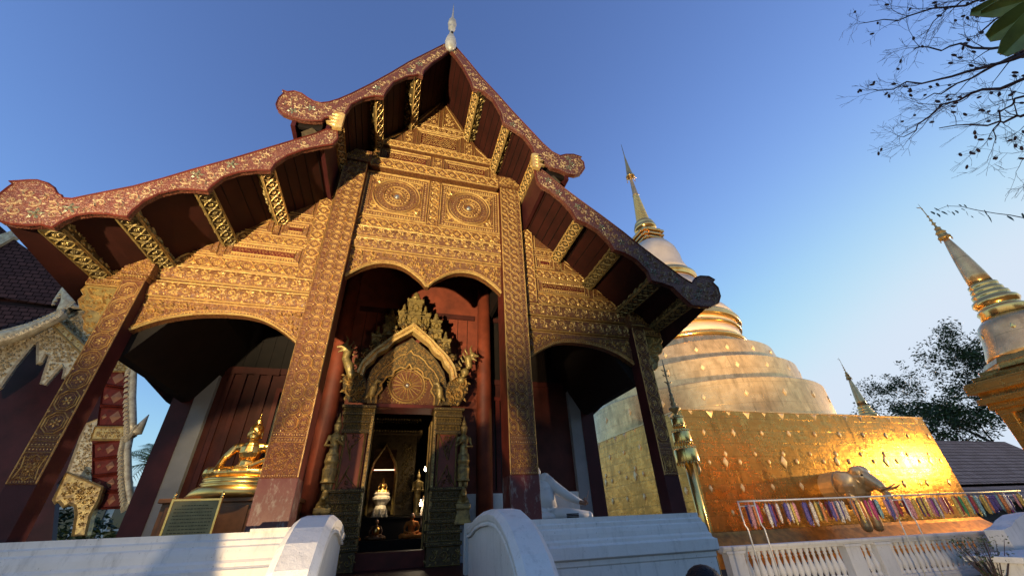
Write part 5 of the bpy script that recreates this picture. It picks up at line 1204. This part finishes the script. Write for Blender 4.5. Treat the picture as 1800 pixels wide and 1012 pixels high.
for k in range(46):
    a = rs.uniform(0, 6.28); e = rs.uniform(.1, .5); L_ = rs.uniform(.45, .9); p0 = Vector((12.1, -.1, .0)); p1 = p0+Vector((math.cos(a)*e*.5, math.sin(a)*e*.5, L_*.55)); p2 = p0+Vector((math.cos(a)*e, math.sin(a)*e, L_*1.1))
    m.tube([p0, p1, p2], [.014, .01, .004], 4); leaf_cloud(m2, p2, (.09, .09, .1), 9, .06, rs); leaf_cloud(m2, p1, (.07, .07, .08), 4, .06, rs)
m.build('stems', 'twig', sh); m2.build('foliage', 'green_leaf', sh)

# ------------------------------------------------------------ background on the right
bd = thing('tiled_building', 'brown tiled roof building behind the right end of the golden base', 'building', (72, 27, 0))
def quad(px, y): return [at(u, v, y=y) for u, v in px]
m = MB(); r0 = [(56, 25, 3.6), (86, 25, 3.6), (86, 31, 9.3), (56, 31, 9.3)]
m.add(r0+[(x, y, z-.3) for x, y, z in r0], [(0, 1, 2, 3), (7, 6, 5, 4), (0, 4, 5, 1), (0, 3, 7, 4), (1, 5, 6, 2)], 0)
m.add([(56, 31, 9.3), (86, 31, 9.3), (86, 37, 3.6), (56, 37, 3.6)], [(0, 1, 2, 3)], 0); m.build('roof', 'roof_tile_far', bd)
m = MB(); m.box(55.5, 86.5, 24, 38, 0, .1); m.box(57, 85, 26, 36, 0, 4.0); m.add([(57, 26, 4), (57, 36, 4), (57, 31, 8.9)], [(0, 1, 2)], 0); m.build('wall', 'grey_plaster', bd)
m = MB(); rr0 = [(54, 22, 1.9), (88, 22, 1.9), (88, 25.5, 3.5), (54, 25.5, 3.5)]; m.add(rr0+[(x, y, z-.25) for x, y, z in rr0], [(0, 1, 2, 3), (7, 6, 5, 4), (0, 4, 5, 1)], 0); m.box(54, 88, 25, 25.6, 2.6, 3.55, 0); m.build('lower_roof', 'roof_tile_far', bd)
def grow(mb, p, d, L, r, depth, rnd, tips, spread=.55, up=.12, mi=0, n=4, minr=.004):
    pts = [p]; rs_ = [r]; q = p.copy(); dd = d.copy()
    for k in range(4):
        dd = (dd+Vector((rnd.gauss(0, .13), rnd.gauss(0, .13), rnd.gauss(0, .13)+up*.3))).normalized(); q = q+dd*L/4; pts.append(q.copy()); rs_.append(max(minr, r*(1-.12*(k+1))))
        if depth > 0 and k > 0 and rnd.random() < .5:
            s_ = (dd+Vector((rnd.gauss(0, spread), rnd.gauss(0, spread), rnd.gauss(0, spread)+up))).normalized(); grow(mb, q.copy(), s_, L*rnd.uniform(.45, .7), rs_[-1]*.55, depth-1, rnd, tips, spread, up, mi, n, minr)
    mb.tube(pts, rs_, n if r > .02 else 3, mi)
    if depth == 0: tips.append(q); return
    for k in range(rnd.choice((2, 2, 3))):
        s_ = (dd+Vector((rnd.gauss(0, spread), rnd.gauss(0, spread), rnd.gauss(0, spread)+up))).normalized(); grow(mb, q.copy(), s_, L*rnd.uniform(.62, .82), rs_[-1]*.68, depth-1, rnd, tips, spread, up, mi, n, minr)
def tree(name, label, base, H, seed, leafn, lsize, depth=5, cl=.9, lean=(0, 0), L0=.32, r0=.03):
    t = thing(name, label, 'tree', base, 'trees behind the golden chedi'); rnd = random.Random(seed); mb = MB(); tips = []
    b = Vector(base); mb.tube([b, b+Vector((.1, .1, H*.15)), b+Vector((lean[0]*.2, lean[1]*.2, H*.3))], [H*r0, H*r0*.8, H*r0*.7], 8)
    top_ = b+Vector((lean[0]*.2, lean[1]*.2, H*.3))
    for k in range(4):
        a = 2*PI*k/4+rnd.random(); grow(mb, top_.copy(), Vector((math.cos(a)*.8+lean[0]*.05, math.sin(a)*.8, .7)).normalized(), H*L0, H*r0*.5, depth, rnd, tips, .5, .15, 0, 5, .01)
    mb.build('trunk', 'bark', t); m2 = MB()
    for p in tips: leaf_cloud(m2, p, (cl, cl, cl*.7), leafn, lsize, rnd)
    m2.build('crown', 'green_leaf', t); return t
tree('broadleaf_tree', 'large open-crowned dark tree behind the right small chedi', (106, 38, 0), 26, 21, 7, .55, 5, 1.1, (0, 0))
tree('broadleaf_tree', 'denser dark tree between the far spire and the large tree', (92, 42, 0), 17, 8, 7, .6, 4, 1.2)
tree('broadleaf_tree', 'low dark tree directly behind the far small chedi', (84, 46, 0), 14, 33, 8, .5, 4, 1.0)

# bare tree reaching in at the top right
bt = thing('bare_tree', 'leafless tree with seed pods whose branches reach in at the top right', 'tree', (28, -7, 0)); rnd = random.Random(12); mb = MB(); tips = []
TT = at(2120, 60, x=27); mb.tube([(TT.x+1, TT.y-.6, 0), (TT.x+.6, TT.y-.4, TT.z*.4), (TT.x+.2, TT.y, TT.z*.75), TT], [.5, .42, .34, .24], 8)
starts = [((1830, 90), (1545, 158), .085), ((1830, 100), (1600, 90), .07), ((1840, 60), (1620, 175), .075), ((1840, 130), (1585, 243), .08), ((1830, -30), (1530, 40), .07), ((1840, -60), (1640, 45), .06), ((1840, 190), (1660, 225), .07), ((1840, 150), (1745, 255), .06), ((1830, 175), (1795, 285), .05), ((1850, 20), (1700, 70), .06)]
for k, (s0, s1, r0) in enumerate(starts):
    yk = 25+.3*k; a = at(*s0, x=yk); b = at(*s1, x=yk+rnd.uniform(-.6, .6)-.8); n = 10; pts = []
    mb.tube([TT, (a+TT)*.5+Vector((0, 0, .4)), a], [.2, .12, r0], 6)
    for i in range(n+1):
        t = i/n; p = a.lerp(b, t)+Vector((rnd.gauss(0, .10), rnd.gauss(0, .12), rnd.gauss(0, .10)+.7*math.sin(PI*t)*(1 if k % 2 else -.35))); pts.append(p)
    mb.tube(pts, [r0*(1-.8*i/n)+.008 for i in range(n+1)], 5)
    for i in range(1, n+1):
        dd = (pts[i]-pts[i-1]).normalized()
        for q in range(rnd.choice((0, 1, 2))):
            s_ = (dd*.9+Vector((rnd.gauss(0, .4), rnd.gauss(0, .5), rnd.gauss(0, .5)))).normalized(); grow(mb, pts[i].copy(), s_, rnd.uniform(.6, 1.25), r0*.34*(1-.5*i/n)+.006, 2, rnd, tips, .5, .05, 0, 4, .007)
mb.build('branches', 'twig', bt); m2 = MB()
for p in tips:
    pass
pod = MB(); pod.ell((0, 0, 0), (.06, .06, .12), 0, 7, 6); p0_ = pod.build('seed_pod', 'twig', bt); rnd.shuffle(tips); pods = [p for p in tips if 1500 < proj(p)[0] < 1800 and 0 < proj(p)[1] < 300][:95]; inv_ = p0_.matrix_parent_inverse.copy()
for i, p in enumerate(pods):
    c = p0_ if i == 0 else p0_.copy()
    if i: COL.objects.link(c); c.parent = bt; c.matrix_parent_inverse = inv_
    c.location = p-Vector((0, 0, .09)); c.rotation_euler = (rnd.uniform(-.8, .8), rnd.uniform(-.8, .8), 0)
# palm leaves right over the viewer at the corner
pm_ = thing('palm', 'stiff palm with blunt green leaf blades cutting the top right corner', 'palm', (3.6, -7.5, 0)); m = MB(); pc = at(1880, -20, x=2.6)
m.tube([(pc.x+1.0, pc.y-.6, 0), (pc.x+.7, pc.y-.5, pc.z*.6), (pc.x+.1, pc.y-.1, pc.z)], [.10, .08, .05], 8); m.build('trunk', 'bark', pm_); m = MB()
for (u, v), wd in (((1706, 22), .05), ((1736, 68), .07), ((1762, 97), .07), ((1724, 24), .05), ((1850, 60), .06)):
    e = at(u, v, x=2.5); d = (e-pc); n = 6; side = d.cross(pc-CP).normalized()
    prw = [.25, .6, .95, 1.0, .95, .8, .35]; vs = []
    for i in range(n+1): p = pc+d*(i/n); vs += [p-side*wd*prw[i], p+(p-CP).normalized()*.02, p+side*wd*prw[i]]
    m.add(vs, [(3*i+j, 3*i+j+1, 3*i+j+4, 3*i+j+3) for i in range(n) for j in (0, 1)], 0)
o = m.build('leaf_blades', 'palm_leaf', pm_); sm = o.modifiers.new('thick', 'SOLIDIFY'); sm.thickness = .006
# leafy twig at the right edge
tw = thing('leafy_twig', 'thin drooping twig of heart shaped leaves near the right spire', 'branch', (4.9, -3.4, 0)); m = MB(); m2 = MB(); Yt = 4.2
cv = [at(u, v, x=Yt) for u, v in ((2000, 330), (1900, 372), (1800, 383), (1775, 378), (1750, 375), (1715, 369), (1690, 363), (1665, 362), (1645, 370))]; m.tube(cv, [.03, .012, .004, .0035, .003, .003, .0025, .002, .002], 5); m.tube([cv[0], cv[0]+Vector((.3, -.6, -1.2)), (cv[0].x+.5, cv[0].y-1.2, 0)], [.03, .05, .07], 8); m.build('stem', 'twig', tw)
for (u, v, s_) in ((1640, 374, .04), (1647, 368, .045), (1650, 378, .04), (1657, 366, .04), (1660, 374, .045), (1666, 362, .03), (1668, 372, .035), (1676, 375, .04), (1682, 372, .035), (1688, 361, .025), (1697, 362, .03), (1700, 375, .04), (1693, 368, .03), (1725, 376, .05), (1733, 374, .05), (1740, 384, .06), (1776, 383, .05), (1799, 380, .05), (1716, 367, .02), (1709, 381, .02)):
    p = at(u, v, x=Yt); d = Vector((rnd.uniform(-.5, .3), rnd.uniform(-.3, .3), -1)).normalized(); w = d.cross(Vector((rnd.uniform(-.3, .3), 1, 0))).normalized()
    m2.add([p-d*s_*.6, p-d*s_*.3+w*s_*.45, p+d*s_*.15+w*s_*.4, p+d*s_*.8, p+d*s_*.15-w*s_*.4, p-d*s_*.3-w*s_*.45], [(0, 1, 2, 3, 4, 5)], 0)
m2.build('leaves', 'green_leaf', tw)

# ------------------------------------------------------------ the neighbouring hall on the left
nh = thing('silver_hall', 'neighbouring hall with silver serpent eaves and dark tiled roof on the far left', 'temple', (-12, 8, 0))
YN = 7.0
def trace(name, px, y, mats, thick=.15, fill_=None, h=.03, rim=True, par=nh, mi=0, fl=0):
    P = ccw([(p.x, p.z) for p in (at(u, v, y=y) for u, v in px)]); m = MB(); fr = front(y); m.prism(fr, P, -thick, 0, mi)
    if rim: m.ridge(fr, P, .07, .05, 1 if isinstance(mats, list) else 0, True)
    if fill_: m.fill(fr, P, fill_, h, 1 if isinstance(mats, list) else 0, R, .04, fl)
    return m.build(name, mats, par)
trace('dark_front', [(-80, 700), (-80, 560), (60, 560), (140, 545), (210, 520), (225, 640), (140, 800), (100, 850), (90, 960), (-80, 960)], YN+1.6, 'maroon_paint', .2, rim=False)
trace('upper_roof', [(-120, 330), (-20, 380), (30, 425), (140, 500), (150, 545), (0, 522), (-120, 520)], YN+1.2, 'roof_tile', .3, rim=False)
trace('roof_gap', [(-120, 520), (0, 522), (150, 545), (120, 560), (0, 560), (-120, 560)], YN+1.35, 'soffit_red', .3, rim=False)
trace('lower_roof', [(-120, 535), (0, 536), (130, 546), (70, 572), (0, 590), (-120, 600)], YN+1.0, 'roof_tile', .2, rim=False)
trace('ridge_board', [(-60, 455), (0, 430), (26, 415), (20, 405), (0, 412), (-60, 430)], YN+1.1, 'silver_gilt', .2, rim=False)
# silver serpent eave: body, scales and head
nb = [(-60, 612), (0, 596), (40, 585), (80, 568), (112, 553), (122, 543)]; m = MB()
pts = [at(u, v, y=YN) for u, v in nb]; m.tube(pts, [.22, .22, .20, .17, .15, .12], 10)
for i in range(26):
    t = i/25*4.9; k = int(t); p = pts[k].lerp(pts[min(k+1, 5)], t-k); m.leaf(Fr((0, YN-.12, 0), (1, 0, 0), (0, 0, 1), (0, -1, 0)), p.x, p.z+.14, .9, .22, .13, .05); m.leaf(Fr((0, YN-.15, 0), (1, 0, 0), (0, 0, 1), (0, -1, 0)), p.x, p.z-.05, -1.9, .24, .16, .06)
m.build('serpent_eave', 'silver_gilt', nh)
m = MB(); hp = [at(u, v, y=YN) for u, v in ((112, 545), (120, 530), (118, 516), (112, 506))]; m.limb(hp, [.16, .17, .13, .05]); hp = [at(u, v, y=YN) for u, v in ((122, 530), (132, 522), (138, 528))]; m.limb(hp, [.15, .10, .04]); m.limb([at(125, 538, y=YN), at(140, 541, y=YN)], [.10, .05])
for k in range(5): p = at(110-4*k, 512+6*k, y=YN); m.tube([p, p+Vector((-.1, 0, .2))], [.06, .006], 5)
remesh(m.build('serpent_head', 'silver_gilt', nh), .03, 1)
# lace panel with hanging spikes
trace('lace_panel', [(-60, 720), (0, 680), (28, 640), (58, 604), (66, 603), (66, 640), (72, 636), (80, 622), (88, 624), (72, 674), (78, 676), (110, 640), (114, 648), (110, 665), (124, 655), (150, 610), (215, 520), (170, 500), (150, 545), (118, 552), (60, 575), (0, 598), (-60, 615)], YN+.35, ['silver_gilt', 'silver_gilt'], .12, .075, .05)
trace('diagonal_beam', [(98, 560), (150, 608), (144, 622), (90, 570)], YN+.1, ['gilt_pale', 'gilt_pale'], .12, .05, .03)
simple('coffer_red', (.13, .018, .010), .6, var=.4, spec=.2); simple('coffer_gilt', (.26, .10, .04), .5, .2)
# steep right slope seen from below: red coffers with gilt diamonds
def slope(px_l, px_r, n, y):
    fr = front(y)
    for i in range(n):
        t0, t1 = (i+.06)/n, (i+.94)/n; lp = lambda L, t: (lambda k, f: (L[k][0]*(1-f)+L[k+1][0]*f, L[k][1]*(1-f)+L[k+1][1]*f))(min(int(t*(len(L)-1)), len(L)-2), t*(len(L)-1)-min(int(t*(len(L)-1)), len(L)-2))
        q = [at(*lp(px_l, t0), y=y), at(*lp(px_r, t0), y=y), at(*lp(px_r, t1), y=y), at(*lp(px_l, t1), y=y)]
        q = [(p.x, p.z) for p in q]; m = MB(); m.prism(fr, ccw(q), -.12, 0, 0); m.ridge(fr, q, .07, .06, 0, True)
        cx_, cz_ = sum(p[0] for p in q)/4, sum(p[1] for p in q)/4; hh = abs(q[0][1]-q[3][1]); ww = abs(q[1][0]-q[0][0])
        for dx, s_ in ((0, .34), (-.36*ww/hh, .16), (.36*ww/hh, .16)): 
            a = hh*s_; m.add([fr(cx_+dx*hh-a*.8, cz_, .01), fr(cx_+dx*hh, cz_+a, .01), fr(cx_+dx*hh+a*.8, cz_, .01), fr(cx_+dx*hh, cz_-a, .01), fr(cx_+dx*hh, cz_, .035)], [(0, 4, 1), (1, 4, 2), (2, 4, 3), (3, 4, 0)], 1)
        m.build('coffer', ['coffer_red', 'coffer_gilt'], nh)

trace('eave_backing', [(186, 640), (236, 648), (234, 765), (225, 775), (229, 893), (160, 895), (162, 770), (170, 750)], YN+.1, 'coffer_red', .1, rim=False)
slope([(188, 640), (172, 750)], [(232, 655), (230, 700), (231, 750)], 3, YN); slope([(165, 778), (165, 895)], [(222, 770), (222, 830), (228, 892)], 4, YN)
for q in ([(190, 628), (238, 636), (234, 652), (186, 652)], [(168, 750), (230, 750), (226, 772), (160, 772)]): trace('gilt_beam', q, YN-.05, ['gilt_pale', 'gilt_pale'], .15, .05, .02)
m = MB()
for L in ([(243, 640), (234, 650), (232, 700), (233, 740), (233, 768), (240, 760), (250, 745), (262, 728)], [(228, 765), (223, 790), (224, 840), (229, 880), (231, 888), (240, 880), (250, 862)]):
    pts = [at(u, v, y=YN-.1) for u, v in L]; m.tube(pts, [.10]*(len(pts)-3)+[.14, .09, .01], 8)
    for i in range(34):
        t = i/33*(len(pts)-2); k = int(t); p = pts[k].lerp(pts[min(k+1, len(pts)-1)], t-k); m.leaf(Fr((0, YN-.2, 0), (1, 0, 0), (0, 0, 1), (0, -1, 0)), p.x-.03, p.z, -2.0, .2, .12, .05)
m.build('serpent_rail', 'silver_gilt', nh)
trace('silver_gable_edge', [(176, 735), (170, 790), (178, 850), (140, 835), (118, 832), (130, 800), (150, 745)], YN+.3, ['silver_gilt', 'silver_gilt'], .12, .065, .04)
trace('eave_bracket', [(118, 830), (180, 856), (172, 880), (158, 905), (150, 940), (128, 940), (134, 905), (132, 888), (122, 884), (112, 890), (104, 880), (98, 884), (94, 878)], YN-.2, ['gilt_pale', 'gilt_pale'], .25, .07, .04)
# glass fronted building and palm seen between the two halls
gb = thing('glass_pavilion', 'white framed building with dark windows low between the two halls', 'building', (-12, 16, 0)); m = MB(); m.box(-22, -9.5, 16, 20, 0, 3.4); m.box(-22.3, -9.2, 15.7, 20.3, 3.4, 3.8); m.build('wall', 'white_metal', gb)
for k in range(6):
    x = -21.6+k*2.05; m = MB(); m.box(x, x+1.75, 15.94, 15.99, 1.4, 3.0); w_ = m.build('window', 'dark_glass', gb); m = MB(); m.box(x+.84, x+.91, 15.90, 15.95, 1.4, 3.0); m.box(x, x+1.75, 15.90, 15.938, 2.15, 2.22); m.build('frame', 'white_metal', w_)
def palm(name, label, base, H, seed, L_=1.6, n=16):
    t = thing(name, label, 'palm', base); rnd = random.Random(seed); b = Vector(base); m = MB(); m.tube([b, b+Vector((.1, 0, H*.5)), b+Vector((.05, .1, H))], [.2, .15, .12], 8); m.build('trunk', 'bark', t); m = MB(); top_ = b+Vector((.05, .1, H))
    for k in range(n):
        a = 2*PI*k/n+rnd.random()*.3; el_ = rnd.uniform(-.1, 1.2); pts = []
        for i in range(9): s_ = i/8; pts.append(top_+Vector((math.cos(a)*math.cos(el_)*L_*s_, math.sin(a)*math.cos(el_)*L_*s_, math.sin(el_)*L_*s_-L_*.55*s_*s_)))
        m.tube(pts, [.02-.002*i for i in range(9)], 4)
        for i in range(1, 9):
            d = (pts[i]-pts[i-1]).normalized(); sd_ = d.cross(Vector((0, 0, 1))).normalized()
            for f_ in (0, .5):
                p = pts[i-1].lerp(pts[i], f_)
                for q in (-1, 1): e = p+(sd_*q+d*.7-Vector((0, 0, .45))).normalized()*L_*.34*(1-.5*i/9); m.add([p-d*.03, p+d*.03, e], [(0, 1, 2)], 0)
    m.build('fronds', 'palm_leaf', t)
palm('palm', 'feathery green palm seen between the two halls', (-13.4, 22, 0), 5.6, 3, 2.6, 20)
sh2 = thing('hedge_shrub', 'dark green bushes low behind the left outer pillar', 'shrub', (-10.6, 12, 0)); m = MB(); leaf_cloud(m, (-11.0, 12.0, 1.5), (2.2, .8, 1.5), 2600, .22, random.Random(9)); leaf_cloud(m, (-8.6, 14.2, 1.3), (1.2, .6, 1.2), 900, .2, random.Random(10)); m.build('foliage', 'green_leaf', sh2)
m = MB()
for k in range(6): m.tube([(-12.4+k*.6, 12, 0), (-12.5+k*.6, 12.1, 1.4)], [.05, .02], 5)
m.build('stems', 'bark', sh2)

# the long hall across the yard: out of the frame, but mirrored in the gilded base
oh = thing('opposite_hall', 'long dark-roofed hall across the yard, mirrored in the gilded base', 'building', (60, -34, 0))
m = MB(); m.box(12, 115, -42, -32, 0, 6.5); m.build('wall', 'brown_wood', oh)
m = MB(); m.add([(10, -30, 5.6), (117, -30, 5.6), (117, -37, 13), (10, -37, 13), (10, -44, 5.6), (117, -44, 5.6)], [(0, 1, 2, 3), (3, 2, 5, 4), (0, 3, 4), (1, 5, 2)], 0); m.build('roof', 'roof_tile', oh)
for k in range(12):
    x = 16+k*8.2; m = MB(); m.box(x, x+3.2, -31.98, -31.9, 1.2, 4.6); m.build('window', 'dark_wood', oh)
